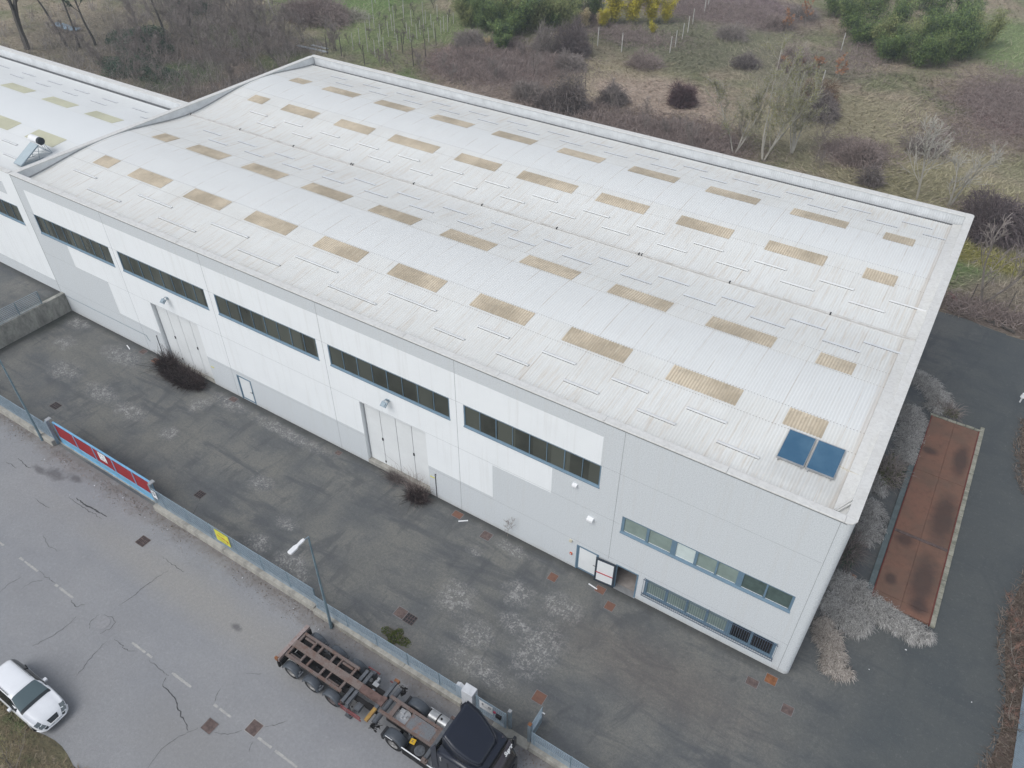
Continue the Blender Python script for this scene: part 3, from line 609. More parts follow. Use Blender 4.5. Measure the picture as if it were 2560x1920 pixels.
def corr(x0, x1, ys, dz=0., per=.15, k=4, amp=.014, cut=None):
    nx = int(round((x1-x0)/per*k)); X = np.linspace(x0, x1, nx+1); Y = np.array(ys); Zp = np.array([prof(y) for y in ys])
    V = np.zeros((nx+1, len(ys), 3)); V[..., 0] = X[:, None]; V[..., 1] = Y[None]; V[..., 2] = Zp[None]+amp*np.sin(2*math.pi*X/per)[:, None]+dz
    i = np.arange(nx)[:, None]*len(ys)+np.arange(len(ys)-1)[None]; i = i.ravel()[:, None]
    return V.reshape(-1, 3), i+np.array([[0, len(ys), len(ys)+1, 1]])
ys = [.3]+list(np.linspace(.7, 15.1, 24))+[15.21]+list(np.linspace(15.32, 29.2, 24))+[29.72]
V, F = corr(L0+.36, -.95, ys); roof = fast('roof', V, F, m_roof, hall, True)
for y0, y1 in ((4.56, 5.72), (9.70, 10.95), (19.36, 20.42), (24.28, 25.48)):
    for i, xc in enumerate([-54.3]+[-49.48+5.877*k for k in range(8)]+[-3.42]):
        w = .9 if i in (0, 9) else 1.81
        if y0 == 19.36 and i in (3, 5): w = 2.2
        xa, xb = round((xc-w)/.15)*.15, round((xc+w)/.15)*.15
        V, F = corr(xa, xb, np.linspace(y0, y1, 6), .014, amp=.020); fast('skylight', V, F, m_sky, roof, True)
def vent(xa, xb, y, par, flip=1):
    mb = MB(); z0 = prof(y); sl = (prof(y+.1)-prof(y-.1))/.2; s_ = 1 if sl > 0 else -1
    # little raised ridge: high lip on its downslope side
    ya, yb = y-s_*.07, y+s_*.08; za, zb = prof(ya), prof(yb)
    hi = .125 if s_ > 0 else .045; p = [(ya, za+.035), (ya, za+hi), (yb, zb+.03), (yb, zb+.02)]
    if s_ < 0: p = p[::-1]
    mb.prism(p, 0, xa, xb); mb.cur = 1; mb.box(xa+.02, xb-.02, min(ya, ya-s_*.012), max(ya, ya-s_*.012), za-.005, za+.022)  # dark strips at the vent edge imitate shadow in the corrugation gaps
    if s_ < 0: mb.box(xa+.02, xb-.02, yb-.02, yb, zb-.01, zb+.028)
    return mb.build('roof_vent', [m_vent if s_ > 0 else m_parin, m_gut], par)
VA = [(-22.5, -20.5), (-18.5, -16.55), (-14.5, -12.55), (-10.5, -8.53), (-6.53, -4.53)]
for a, b in VA: vent(a, b, 2.15, roof)
for a, b in ((-20.5, -18.5), (-16.46, -14.5), (-12.47, -10.5), (-8.52, -6.53)): vent(a, b, 3.37, roof)
for a in (-52.44, -44.98, -37.55, -30.1): vent(a, a+3.58, 2.14, roof)
for a in (-55.6, -48.44, -41.23, -33.8, -26.6): vent(a, a+(3.4 if a > -50 else 2.6), 3.3, roof)
for k in range(14): vent(-2.75-3.93*k, -.8-3.93*k, 13.52, roof); vent(-4.62-3.93*k, -2.66-3.93*k, 12.3, roof) if k < 13 else None
for k in range(14): vent(-4.4-3.92*k, -2.43-3.92*k, 16.93, roof) if k < 13 else None; vent(-2.46-3.92*k, -.5-3.92*k, 18.05, roof)
VD = [(-3.86-3.84*k, -1.94-3.84*k, 28.2) for k in range(14)]+[(-5.84-3.84*k, -3.87-3.84*k, 26.85) for k in range(13)]+[(-2.37, -.99, 26.85)]
for a, b, y in VD: vent(a, b, y, roof)
# valley gutter cover with its brackets
mb = MB(); mb.cyl((L0+.4, 15.21, 10.87), (-.5, 15.21, 10.87), .055, n=10); mb.build('valley_pipe', M('pipe_white', (.60, .60, .585), .5, c2=(.4, .38, .35), scale=1), roof)
mb = MB(); mb.box(L0+.36, -.45, 15.07, 15.35, 10.79, 10.822); mb.build('valley_flashing', m_coping, roof)
for k in range(10):
    x = -57.4+5.83*k; mb = MB(); mb.box(x-.035, x+.035, 15.13, 15.29, 10.83, 10.94)
    if k in (3, 7): mb.box(x+.16, x+.21, 15.13, 15.29, 10.83, 10.94)
    mb.build('pipe_bracket', m_dark, roof)
mb = MB(); mb.grid([[(-.97, y, prof(y)+.02), (-.41, y, prof(y)+.075)] for y in np.linspace(.3, D0-.5, 90)]); mb.cyl((-.9, .9, 11.0), (-.44, 1.75, 11.15), .05); mb.cyl((-.80, .9, 11.0), (-.38, 1.6, 11.15), .04)
mb.build('side_gutter', m_coping, roof)

# strip windows
def stripwin(par, a, b, z0, z1, n, wide=()):
    mb = MB(); fw = .075
    mb.box(a, b, .02, .10, z1-fw, z1); mb.box(a, a+fw, .02, .10, z0+.1, z1-fw); mb.box(b-fw, b, .02, .10, z0+.1, z1-fw)
    mb.prism([(-.035, z0-.01), (.10, z0-.01), (.10, z0+.13), (.03, z0+.13), (-.035, z0+.03)], 0, a-.02, b+.02)
    for i in range(1, n):
        x = a+(b-a)*i/n; w = .045 if i % 2 == 0 else .03; mb.box(x-w/2, x+w/2, .025, .10, z0+.13, z1-fw)
    o = mb.build('strip_window', m_blue, par)
    mb = MB(); mb.box(a+fw, b-fw, .06, .066, z0+.13, z1-fw); mb.build('glass', m_glass, o); return o
for a, b in WIN: stripwin(hall, a, b, *WZ, 8)
# sectional portals
for k, (a, b) in enumerate(PORT):
    o = None
    for i in range(4):
        xa = a+.06+(b-a-.12)*i/4; xb = xa+(b-a-.12)/4; mb = MB(); mb.box(xa+.018, xb-.018, .26, .32, .06 if k == 0 else .30, 5.14)
        lf = mb.build('folding_door_leaf', m_doorw, hall, bevel=.008)
        if i in (1, 3):
            mb = MB(); mb.box(xa-.045, xa+.045, .22, .26, 2.4, 2.6)
            if i == 1: mb.box(xa-.04, xa+.04, .22, .26, .5, .62)
            mb.build('lock', m_dark, lf)
    mb = MB()
    mb.box(a, b, .33, .36, 0, 5.16); mb.build('door_gap', m_dark, hall)
    mb = MB(); mb.box(a, b, -.02 if k else .0, .33, -.05, .28 if k else .05); mb.build('door_sill', m_conc, hall)
    mb = MB(); x = a+2.45+.2; z = 6.35; T = Matrix.Translation((x-.3, -.38, z)) @ Matrix.Rotation(R(38), 4, 'X')
    mb.box(-.2, .2, -.16, .16, -.045, .045, T); mb.box(-.14, .14, -.10, .10, .045, .1, T); mb.box(-.02, .02, .1, .3, .02, .05, T); mb.box(x-.4, x-.2, -.06, .0, z-.03, z+.13)
    mb.cyl((x-.14, -.36, z+.06), (x-.12, -.04, z+.1), .02); mb.cyl((x-.46, -.36, z+.06), (x-.42, -.04, z+.1), .02)
    mb.build('floodlight', m_galv, hall, bevel=.01)
    mb = MB(); yx = b+(.10 if k == 0 else .08); mb.box(yx, yx+.32, -.01, -.001, 1.60, 1.68); mb.build('yellow_tag', m_yel, hall)
for x in (-46.42, -21.47):
    mb = MB(); mb.cyl((x, -.03, .05), (x, -.03, 2.05), .02, n=8); mb.cyl((x, -.03, 2.0), (x+.07, -.06, 2.08), .03); mb.build('conduit', m_dark, hall)
mb = MB(); mb.tube([(-57.6, -.03, 1.47), (-47.8, -.03, 1.52), (-47.65, -.03, 1.2), (-47.45, -.06, 1.15)], .016); mb.build('wall_pipe', m_galv, hall)
for x, z, w in ((-12.36, 6.55, .13), (-11.32, 4.60, .17)):
    mb = MB(); mb.prism([(-.001, z+w*.8), (-w*1.3, z+w*.4), (-w*1.3, z-w*.4), (-.001, z-w*.7)], 0, x-w, x+w); mb.build('wall_lamp', m_white, hall, bevel=.01)
mb = MB(); mb.cyl((-12.33, 0, 2.14), (-12.33, -.1, 2.14), .09, n=12); mb.build('alarm_siren', M('siren_cream', (.68, .64, .5)), hall)
mb = MB(); mb.box(-12.33, -12.19, -.06, 0, 1.0, 1.15); b_ = mb.build('alarm_box', m_redink, hall); mb = MB(); mb.box(-12.29, -12.23, -.065, -.0605, 1.05, 1.11); mb.build('alarm_button', m_white, b_)
# doors
def door(x0, x1, z1, lf):
    mb = MB(); w = .085
    mb.box(x0, x0+w, -.015, .07, 0, z1); mb.box(x1-w, x1, -.015, .07, 0, z1); mb.box(x0+w, x1-w, -.015, .07, z1-w, z1); 
    o = mb.build('door_frame', m_blue, hall)
    if lf:
        mb = MB(); mb.box(x0+w, x1-w, .02, .05, .03, z1-w); d = mb.build('door_leaf', m_blue, o)
        mb = MB(); mb.box(x0+w+.09, x1-w-.07, .012, .02, .17, z1-w-.06); mb.build('white_panel', m_doorw, d)
        mb = MB(); mb.box(x1-w-.06, x1-w-.01, -.02, .02, .95, 1.12); mb.cyl((x1-w-.04, -.05, 1.03), (x1-w-.18, -.05, 1.03), .013); mb.build('handle', m_dark, d)
    return o
door(-38.2, -36.85, 2.12, True); door(-11.96, -10.62, 2.04, True); of = door(-9.6, -8.3, 2.04, False)
mb = MB(); T = Matrix.Translation((-9.56, -.06, 0)) @ Matrix.Rotation(R(185), 4, 'Z')      # leaf folded back against the wall
mb.box(0, 1.14, -.03, .03, .03, 1.98, T); lf = mb.build('open_door_leaf', m_blued, of)
mb = MB(); mb.box(.11, 1.03, .0305, .036, .2, 1.86, T); mb.build('white_panel', m_doorw, lf)
mb = MB(); mb.box(.1, 1.06, .045, .075, .86, .91, T); mb.build('panic_bar', M('panic_bar_red', (.5, .06, .08)), lf)
mb = MB(); mb.box(-10.05, -8.1, .30, 3.2, -.02, .02); mb.box(-10.05, -8.1, 3.0, 3.05, 0, 2.4); mb.box(-10.1, -10.05, .3, 3.2, 0, 2.4); mb.box(-8.1, -8.05, .3, 3.2, 0, 2.4); mb.box(-10.1, -8.05, .3, 3.2, 2.4, 2.45)
mb.build('entrance_hall', M('interior_floor', (.36, .33, .31), .5), hall)
mb = MB(); mb.box(-9.6, -8.3, -.06, .3, -.02, .035); mb.build('door_step', m_alu, hall)
# office windows
def office(x0, x1, z0, z1, panes, lower):
    mb = MB(); ed = [(x0, panes[0][0])]+[(a[1], b[0]) for a, b in zip(panes[:-1], panes[1:])]+[(panes[-1][1], x1)]
    for a, b in ed: mb.box(a, b, .01, .09, z0+.12, z1-.07)
    mb.box(x0, x1, .01, .09, z1-.07, z1); mb.prism([(-.05, z0-.01), (.09, z0-.01), (.09, z0+.14), (.02, z0+.14), (-.05, z0+.02)], 0, x0-.02, x1+.02)
    o = mb.build('office_window', m_blue, hall)
    for a, b, mt in panes:
        mb = MB(); mb.box(a, b, .06, .066, z0+.14, z1-.07); mb.build('glass_with_blind', mt, o)
        if mt not in (m_glassd,): mb = MB(); mb.box(a+.01, b-.02, .05, .058, z0+.15, z0+.175); mb.build('blind_rail', m_white, o)
    if lower:
        mb = MB(); n = int((x1-x0+.1)/.115)
        for i in range(n+1): x = x0-.05+(x1-x0+.1)*i/n; mb.box(x-.008, x+.008, -.14, -.124, z0-.06, z1+.05)
        for z in (z0-.04, z0+.16, z1+.03): mb.box(x0-.08, x1+.08, -.146, -.122, z-.012, z+.012)
        for x in (x0-.03, (x0+x1)/2, x1+.03): 
            for z in (z0-.04, z1+.03): mb.box(x-.012, x+.012, -.13, 0, z-.012, z+.012)
        mb.build('window_grille', M('grille_blue', (.09, .125, .18), .5), o)
office(*OFU, [(-9.5, -8.3, m_blind), (-8.16, -6.98, m_blind), (-6.72, -5.77, m_blindw), (-5.63, -4.70, m_blind), (-4.61, -3.65, m_blind), (-3.37, -2.31, m_blindd), (-2.22, -1.12, m_blindd)], False)
office(*OFL, [(-7.74, -6.75, m_blind), (-6.62, -5.62, m_blind), (-5.5, -4.55, m_blind), (-4.43, -3.45, m_blind), (-3.18, -2.24, m_glassd), (-2.12, -1.12, m_glassd)], True)

# ------------------------------------------------------------ the left hall
hall2 = thing('warehouse', 'smaller warehouse at the left with a clean white roof and pale yellow skylights', 'warehouse', (-75, 0, 1.5))
XL = -100.
def cf2(x, z): return 0 if (z < 2.62 or (x < -59.6 and 9.45 < z < 10.45)) else 1
h2 = [(-67.5, -58.96, 7.14, 8.68, .12), (-77, -68.5, 7.14, 8.68, .12)]
mb = MB(); wallgrid(mb, [XL, -59.6, -57.98], [1.5, 2.62, 9.45, 10.45, HT], .012, cf2, h2); mb.cur = 0
mb.quad((XL, 15.7, 0), (-57.98, 15.7, 0), (-57.98, 15.7, HT), (XL, 15.7, HT)); mb.quad((XL, 0, 0), (XL, 15.7, 0), (XL, 15.7, HT), (XL, 0, HT)); w2 = mb.build('wall', [m_wg, m_ww], hall2)
for a, b, c, d, e in h2: stripwin(hall2, a, b, c, d, 8)
for ya_, yb_ in ((-.035, .34), (15.2, 15.75)): mb = MB(); cop(mb, XL, -58.08, ya_, yb_, HT, HT+.07, 0); mb.build('coping', m_coping, hall2, bevel=.02)
mb = MB(); mb.box(XL, -58.05, .25, .3, 10.6, HT); mb.box(XL, -58.05, 15.18, 15.26, 10.80, HT); mb.build('parapet_cladding', m_parin, hall2)
mb = MB(); mb.box(XL, -58.05, 14.6, 15.2, 10.52, 10.56); mb.box(XL, -58.05, 15.165, 15.18, 10.5, 10.80); mb.build('far_gutter_and_shade', m_gut, hall2)  # second box: grey wall strip standing in for the gutter's shadow
V, F = corr(XL, -58.1, [.3]+list(np.linspace(.7, 14.5, 24))+[14.85]); roof2 = fast('roof', V, F, m_roof2, hall2, True)
for y0, y1 in ((4.56, 5.84), (9.76, 10.86)):
    for k in range(6):
        xc = -61.75-5.95*k
        if y0 < 5: xc += .02
        V, F = corr(round((xc-1.8)/.15)*.15, round((xc+1.8)/.15)*.15, np.linspace(y0, y1, 6), .014, amp=.020); fast('skylight', V, F, m_sky2, roof2, True)
for k in range(8):
    a = -62.46-3.93*k
    vent(a, a+1.9, 13.40, roof2); vent(a-.1 if k else -60.0, (a+1.85) if k else -59.3, 12.36, roof2)
    vent(-64.86-3.9*k, -62.9-3.9*k, 3.5, roof2); vent(-62.75-3.9*k, -60.9-3.9*k, 2.27, roof2)

# ------------------------------------------------------------ things on the roofs
sa = thing('solar_array', 'pair of blue solar thermal panels on the near right corner of the roof', 'solar panels', (-2.67, 3.4, 11.2))
def collector(x0, x1):
    y0, z0 = 2.49, 11.14; y1, z1 = 4.32, 11.34; ang = math.atan2(z1-z0, y1-y0); T = Matrix.Translation((x0, y0, z0)) @ Matrix.Rotation(ang, 4, 'X'); w, l = x1-x0, math.hypot(y1-y0, z1-z0)
    mb = MB(); mb.box(0, w, 0, .04, -.08, .012, T); mb.box(0, w, l-.04, l, -.08, .012, T); mb.box(0, .03, .04, l-.04, -.08, .012, T); mb.box(w-.03, w, .04, l-.04, -.08, .012, T); mb.box(.03, w-.03, .04, l-.04, -.08, -.06, T); t = mb.build('solar_panel', m_alu, sa)
    mb = MB(); mb.box(.03, w-.03, .04, l-.04, -.01, .004, T); mb.build('glass', m_solar, t)
    mb = MB()
    for xx in (.08, w-.12):
        for yy in (-.07, l-.3): mb.box(xx, xx+.04, yy, yy+.3, -.2, -.08, T); mb.box(xx-.05, xx+.09, yy, yy+.06, -.21, -.19, T)
    mb.build('mounting_bracket', m_alu, t)
collector(-3.92, -2.71); collector(-2.62, -1.41)
mb = MB(); mb.tube([(-1.41, 3.45, 11.12), (-1.3, 3.4, 11.1), (-.45, 3.3, 11.12)], .028, 8); tag(mb.build('insulated_pipe', M('foam_pipe', (.66, .62, .52))), 'pale insulated pipe running from the solar panels to the parapet', 'pipe')
t = thing('solar_water_heater', 'tilted solar water heater with a white tank and black cap on the left roof', 'water heater', (-59.7, 2.6, 11.0))
mb = MB(); mb.cyl((-60.55, 3.62, 12.22), (-59.55, 3.62, 12.22), .27, n=20); mb.build('tank', m_white, t)
mb = MB(); mb.cyl((-59.55, 3.62, 12.22), (-59.30, 3.62, 12.22), .272, n=20); mb.cyl((-59.30, 3.62, 12.22), (-59.24, 3.62, 12.22), .272, .2, n=20); mb.cyl((-60.60, 3.62, 12.22), (-60.55, 3.62, 12.22), .22, .27, n=20); mb.build('end_cap', M('heater_cap', (.025, .035, .045), .4), t)
ang = math.atan2(.98, 1.75); T = Matrix.Translation((-60.2, 1.55, 11.1)) @ Matrix.Rotation(ang, 4, 'X')
mb = MB(); mb.box(0, .96, 0, 2.0, -.05, .03, T); mb.build('collector_frame', m_galv, t); mb = MB(); mb.box(.03, .93, .03, 1.97, .03, .036, T); mb.build('collector_glass', M('pale_collector_glass', (.42, .50, .53), .15, spec=.7, var=.05), t)
mb = MB()
for x in (-60.15, -59.3):
    mb.obox((x, 3.3, 12.0), (x, 4.1, 11.1), .035, .035); mb.obox((x, 1.6, 11.08), (x, 4.1, 11.08), .035, .035); mb.obox((x, 2.6, 11.62), (x, 4.1, 11.1), .03, .03); mb.obox((x, 3.25, 12.0), (x, 3.0, 11.05), .03, .03); mb.obox((x, 3.75, 12.0), (x, 4.1, 11.1), .03, .03)
mb.obox((-60.15, 4.1, 11.1), (-59.3, 4.1, 11.1), .035, .035); mb.obox((-60.15, 4.1, 11.1), (-59.3, 3.7, 11.9), .025, .025); mb.build('stand', m_galv, t)

# ------------------------------------------------------------ covers, grates, slab pits
def cover(pts, mt, label, grp, z=0.012, nm='manhole_cover', rim=None):
    cx = sum(p[0] for p in pts)/len(pts); cy = sum(p[1] for p in pts)/len(pts)
    mb = MB(); ins = [(cx+(x-cx)*.93, cy+(y-cy)*.93) for x, y in pts]; mb.prism(ins, 2, -.02, z+.004)
    mb.cur = 1
    n = len(pts)
    for i in range(n):
        a, b, c, d = pts[i], pts[(i+1) % n], ins[(i+1) % n], ins[i]; mb.quad((*a, z), (*b, z), (*c, z), (*d, z))
    return tag(mb.build(nm, [mt, rim or m_gut]), label, 'manhole cover', grp)
def sq(x0, x1, y0, y1): return [(x0, y0), (x1, y0), (x1, y1), (x0, y1)]
GY_ = 'metal covers set in the yard'
for a, mt, lb in (((-1.65, -1.04, -1.5, -1.04), m_rustg, 'grey rusty cover just left of the orange cover at the building corner'), ((-.9, -.32, -.9, -.37), m_rusto, 'bright orange rusty cover at the near building corner'), ((.26, .82, -1.97, -1.45), m_rustg, 'brown cover out in the yard beyond the building corner'),
        ((1.03, 1.42, 7.5, 7.93), m_rusto, 'small orange cover between the dead grass and the building side'), ((-19.95, -19.3, -.7, -.23), m_rusty, 'rusty cover by the wall right of the dry bush'), ((-17.66, -17.0, -1.13, -.55), m_rustg, 'brown cover near the bare sapling at the wall'),
        ((-12.92, -12.4, -1.5, -.97), m_rusty, 'rusty cover left of the white entrance door'), ((-10.36, -9.8, -.78, -.32), m_rusty, 'rusty cover beneath the open door leaf'), ((-9.44, -8.92, -1.46, -.92), m_rusty, 'red rusty cover in front of the open doorway'),
        ((-10.04, -9.42, -7.87, -7.26), m_rusty, 'large rusty cover with a pale mark near the small gate'), ((-38.95, -38.32, -.7, -.25), m_rustg, 'worn cover left of the small blue framed door'), ((-29.25, -28.8, -.62, -.26), m_rustg, 'dark cover by the wall left of the near portal'), ((-48.63, -48.05, -.62, -.14), m_rustg, 'dark cover by the wall left of the far portal'),
        ((-47.0, -46.3, -.85, -.35), m_rusty, 'rusty cover beside the large dry bush'), ((-18.6, -17.95, -7.8, -7.2), m_rustg, 'pinkish concrete cover beside the sunken grate')):
    cover(sq(*a), mt, lb, GY_)
for a, lb in (((-48.65, -47.96, -7.77, -7.26), 'dark square drain grate in the yard near the red gate'), ((-33.95, -33.4, -7.87, -7.38), 'dark square drain grate in the yard behind the mesh fence'), ((-17.93, -17.32, -7.8, -7.27), 'dark sunken drain grate beside the mossy patch')):
    x0, x1, y0, y1 = a; t = thing('drain_grate', lb, 'drain grate', ((x0+x1)/2, (y0+y1)/2, 0), 'dark drain grates in the yard')
    mb = MB(); mb.box(x0, x1, y0, y1, -.02, .009); mb.build('pit', m_dark, t); mb = MB()
    m2 = m_rustg
    for i in range(5): x = x0+(x1-x0)*i/4; mb.box(x-.012, x+.012, y0, y1, .01, .02)
    for i in range(4): y = y0+(y1-y0)*i/3; mb.box(x0, x1, y-.01, y+.01, .0105, .018)
    mb.build('bars', m2, t)
for a, lb, rim in (((-22.28, -21.64, -17.38, -16.76), 'rusty square cover in the road left of its pale rimmed neighbour', None), ((-20.48, -19.82, -16.35, -15.68), 'rusty square cover in the road with a pale worn rim', m_paint)):
    cover(sq(*a), m_rustg, lb, 'square covers in the road', .014, rim=rim)
mb = MB(); mb.cyl((-30.86, -16.33, -.02), (-30.86, -16.33, .012), .33, n=32, smooth=False); tag(mb.build('manhole_cover', M('asphalted_cover', (.30, .30, .31), .9, var=.1, scale=8)), 'round manhole cover in the middle of the road', 'manhole cover')
t = thing('drain_grate', 'rust brown slotted drain in the road near the low wall', 'drain grate', (-33.6, -11.78, 0)); mb = MB(); mb.box(-33.92, -33.3, -12.05, -11.5, -.02, .008); mb.build('pit', m_dark, t); mb = MB()
for i in range(7): x = -33.92+.62*i/6; mb.box(x-.022, x+.022, -12.05, -11.5, .009, .02)
for i in range(4): y = -12.05+.55*i/3; mb.box(-33.92, -33.3, y-.02, y+.02, .0095, .018)
mb.build('bars', m_rustg, t)

# weighbridge deck with kerbs beside the hall
t = thing('weighbridge', 'long rusty steel weighbridge deck with dark oil stains beside the warehouse', 'weighbridge', (3.85, 15, 0))
for x0, x1 in ((2.44, 3.835), (3.845, 5.3)):
    for y0, y1 in ((6.75, 7.42), (7.43, 12.20), (12.42, 18.05), (18.06, 23.85)):
        mb = MB(); mb.box(x0, x1, y0+.006, y1-.006, 0, .15); mb.build('deck_plate', m_rplate, t, bevel=.006)
mb = MB(); mb.box(2.44, 5.3, 12.206, 12.414, 0, .156); mb.build('centre_strip', m_rustg, t)
mb = MB(); mb.box(2.38, 2.432, 6.7, 23.9, 0, .165); mb.box(5.308, 5.36, 6.7, 23.9, 0, .165); mb.build('edge_angle', M('red_rust_edge', (.2, .06, .05), .8), t)
mb = MB(); y = 6.7
while y < 24: e = y+random.uniform(.38, .6); mb.box(5.37, 5.62, y, e-.02, 0, .15+random.uniform(-.02, .02)); y = e
x = 2.3
while x < 5.3: e = x+.55; mb.box(x, e-.03, 23.92, 24.14, 0, .15+random.uniform(-.02, .02)); x = e
y = 6.7
tag(mb.build('kerb', m_kerb, bevel=.02), 'pale broken kerb stones along two sides of the weighbridge', 'kerb')
mb = MB(); mb.box(2.05, 2.36, 6.9, 20.2, 0, .11); tag(mb.build('kerb', mk_concrete('kerb_blue_grey', (.15, .185, .19), (.07, .09, .09), .6, (1, 1, 1)), bevel=.02), 'dark blue grey concrete edging between the weighbridge and the hall', 'kerb')
mb = MB(); mb.cyl((7.18, 28.1, .5), (7.18, 28.1, 1.0), .05); mb.cyl((7.18, 28.1, .95), (7.18, 28.1, 1.25), .16, .1, n=16); tag(mb.build('garden_lamp', m_white), 'small white globe light at the right edge of the dark paving', 'lamp')

# ------------------------------------------------------------ container trailer
m_trl = metalrust('trailer_rusty_brown', (.165, .135, .125), (.15, .098, .08), .45, 2.5); m_trl2 = metalrust('trailer_centre_boards', (.205, .17, .155), (.17, .115, .095), .5, 3); m_chas = M('chassis_black', (.018, .017, .018), .8, var=.3, scale=4); m_chg = M('chassis_grey', (.12, .13, .145), .6, var=.2, scale=5)
m_fend = M('fender_grey_plastic', (.075, .088, .105), .42, var=.2, scale=1.5, spec=.5); m_tyre = M('tyre', (.028, .028, .03), .85, var=.25, scale=6); m_rim = M('wheel_rim', (.38, .37, .36), .5, .4, var=.3, scale=6); m_bump = M('bumper_pale', (.36, .31, .30), .7, var=.3, scale=5, c2=(.22, .15, .13)); m_redp = M('red_guard', (.24, .08, .08), .6, var=.3, scale=5); m_ylw = M('faded_yellow', (.42, .27, .07), .6, var=.35, scale=5, c2=(.25, .13, .06))
def wheel(par, x, y, s, r=.46, w=.26, rimm=None):
    """s=-1 outer face towards -y"""
    yo = y+s*w/2; yi = y-s*w/2; mb = MB()
    prof_ = [(r*.55, yi), (r*.92, yi), (r, yi+s*.04), (r, yo-s*.04), (r*.93, yo), (r*.60, yo)]
    n = 28; G = [[(x+rr*math.cos(2*math.pi*i/n), yy, r+rr*math.sin(2*math.pi*i/n)) for rr, yy in prof_] for i in range(n+1)]
    mb.grid(G); ty = mb.build('tyre', m_tyre, par)
    mb = MB(); P2 = [(r*.60, yo-s*.01), (r*.56, yo-s*.02), (r*.5, yo-s*.08), (r*.22, yo-s*.10), (r*.2, yo-s*.03), (.001, yo-s*.03)]
    mb.grid([[(x+rr*math.cos(2*math.pi*i/n), yy, r+rr*math.sin(2*math.pi*i/n)) for rr, yy in P2] for i in range(n+1)])
    for i in range(8): a = 2*math.pi*i/8; mb.cyl((x+r*.33*math.cos(a), yo-s*.10, r+r*.33*math.sin(a)), (x+r*.33*math.cos(a), yo-s*.06, r+r*.33*math.sin(a)), .018, n=6)
    mb.build('rim', rimm or m_rim, ty)
def fender(par, x, y0, y1, zc, rr, a0, a1, mt=None, flat=False):
    n = 18; pts = [R(a0+(a1-a0)*i/n) for i in range(n+1)]; mb = MB(); bl = .06
    rows = []
    for a in pts:
        c, s_ = math.cos(a), math.sin(a); k = 1.0
        rows.append([(x+(rr-.09)*c*k, y0, zc+(rr-.09)*s_), (x+(rr-.02)*c, y0+.015, zc+(rr-.02)*s_), (x+rr*c, y0+bl, zc+rr*s_), (x+(rr+.008)*c, (y0+y1)/2, zc+(rr+.008)*s_), (x+rr*c, y1-bl, zc+rr*s_), (x+(rr-.02)*c, y1-.015, zc+(rr-.02)*s_), (x+(rr-.09)*c, y1, zc+(rr-.09)*s_)])
    mb.grid(rows); o = mb.build('fender', mt or m_fend, par); sm = o.modifiers.new('t', 'SOLIDIFY'); sm.thickness = .015; return o
TC = -12.19
tr = thing('container_trailer', 'empty rusty brown container trailer skeleton with three axles', 'trailer', (-18.5, TC, 0))
mb = MB(); mb.box(-21.27, -21.06, TC-1.08, TC+1.08, .92, 1.17); mb.build('rear_bumper', m_bump, tr, bevel=.012)
mb = MB(); mb.box(-21.05, -20.98, TC-1.05, TC+1.05, .62, 1.0); mb.box(-21.2, -21.1, TC-1.12, TC-1.0, .45, .9); mb.build('rear_crossmember', m_chas, tr)
mb = MB(); mb.box(-21.30, -21.12, TC-1.12, TC-1.0, 1.0, 1.2); mb.build('corner_lock', m_rusto, tr)
mb = MB()
for s in (-1, 1): mb.box(-20.98, -17.42, TC+s*.66-.065, TC+s*.66+.065, 1.08, 1.20)
mb.box(-20.98, -20.87, TC-.6, TC+.6, 1.085, 1.196)
for a, b in ((-20.17, -20.06), (-19.74, -19.63), (-18.92, -18.8), (-18.47, -18.39), (-17.62, -17.5)):
    for s in (-1, 1): y0, y1 = sorted((TC+s*.19, TC+s*.595)); mb.box(a, b, y0, y1, 1.085, 1.19)
mb.build('deck_frame', m_trl, tr)
mb = MB(); x = -21.05
while x < -16.75: e = x+.105; mb.box(x, e-.006, TC-.185, TC+.185, 1.16, 1.205+random.uniform(-.002, .004)); x = e
mb.build('centre_boards', m_trl2, tr)
mb = MB(); mb.box(-16.74, -15.42, TC-.18, TC+.18, 1.02, 1.205); mb.box(-15.6, -15.35, TC-.24, TC+.24, 1.1, 1.215); mb.build('neck_beam', M('neck_red_brown', (.18, .115, .10), .7, var=.3, scale=4), tr)
mb = MB()
for s in (-1, 1): mb.box(-20.9, -15.5, TC+s*.42-.06, TC+s*.42+.06, .66, .95); mb.box(-20.9, -15.5, TC+s*.42-.1, TC+s*.42+.1, .94, .96)
mb.box(-20.95, -17.5, TC-.3, TC+.3, .55, .6); mb.build('chassis_beams', m_chas, tr)
for x0 in (-20.8, -18.36):
    for s in (-1, 1):
        mb = MB(); y = TC+s*.52; mb.cyl((x0, y, 1.08), (x0+.66, y, 1.08), .065, n=10); mb.build('lock_tube', m_trl, tr)
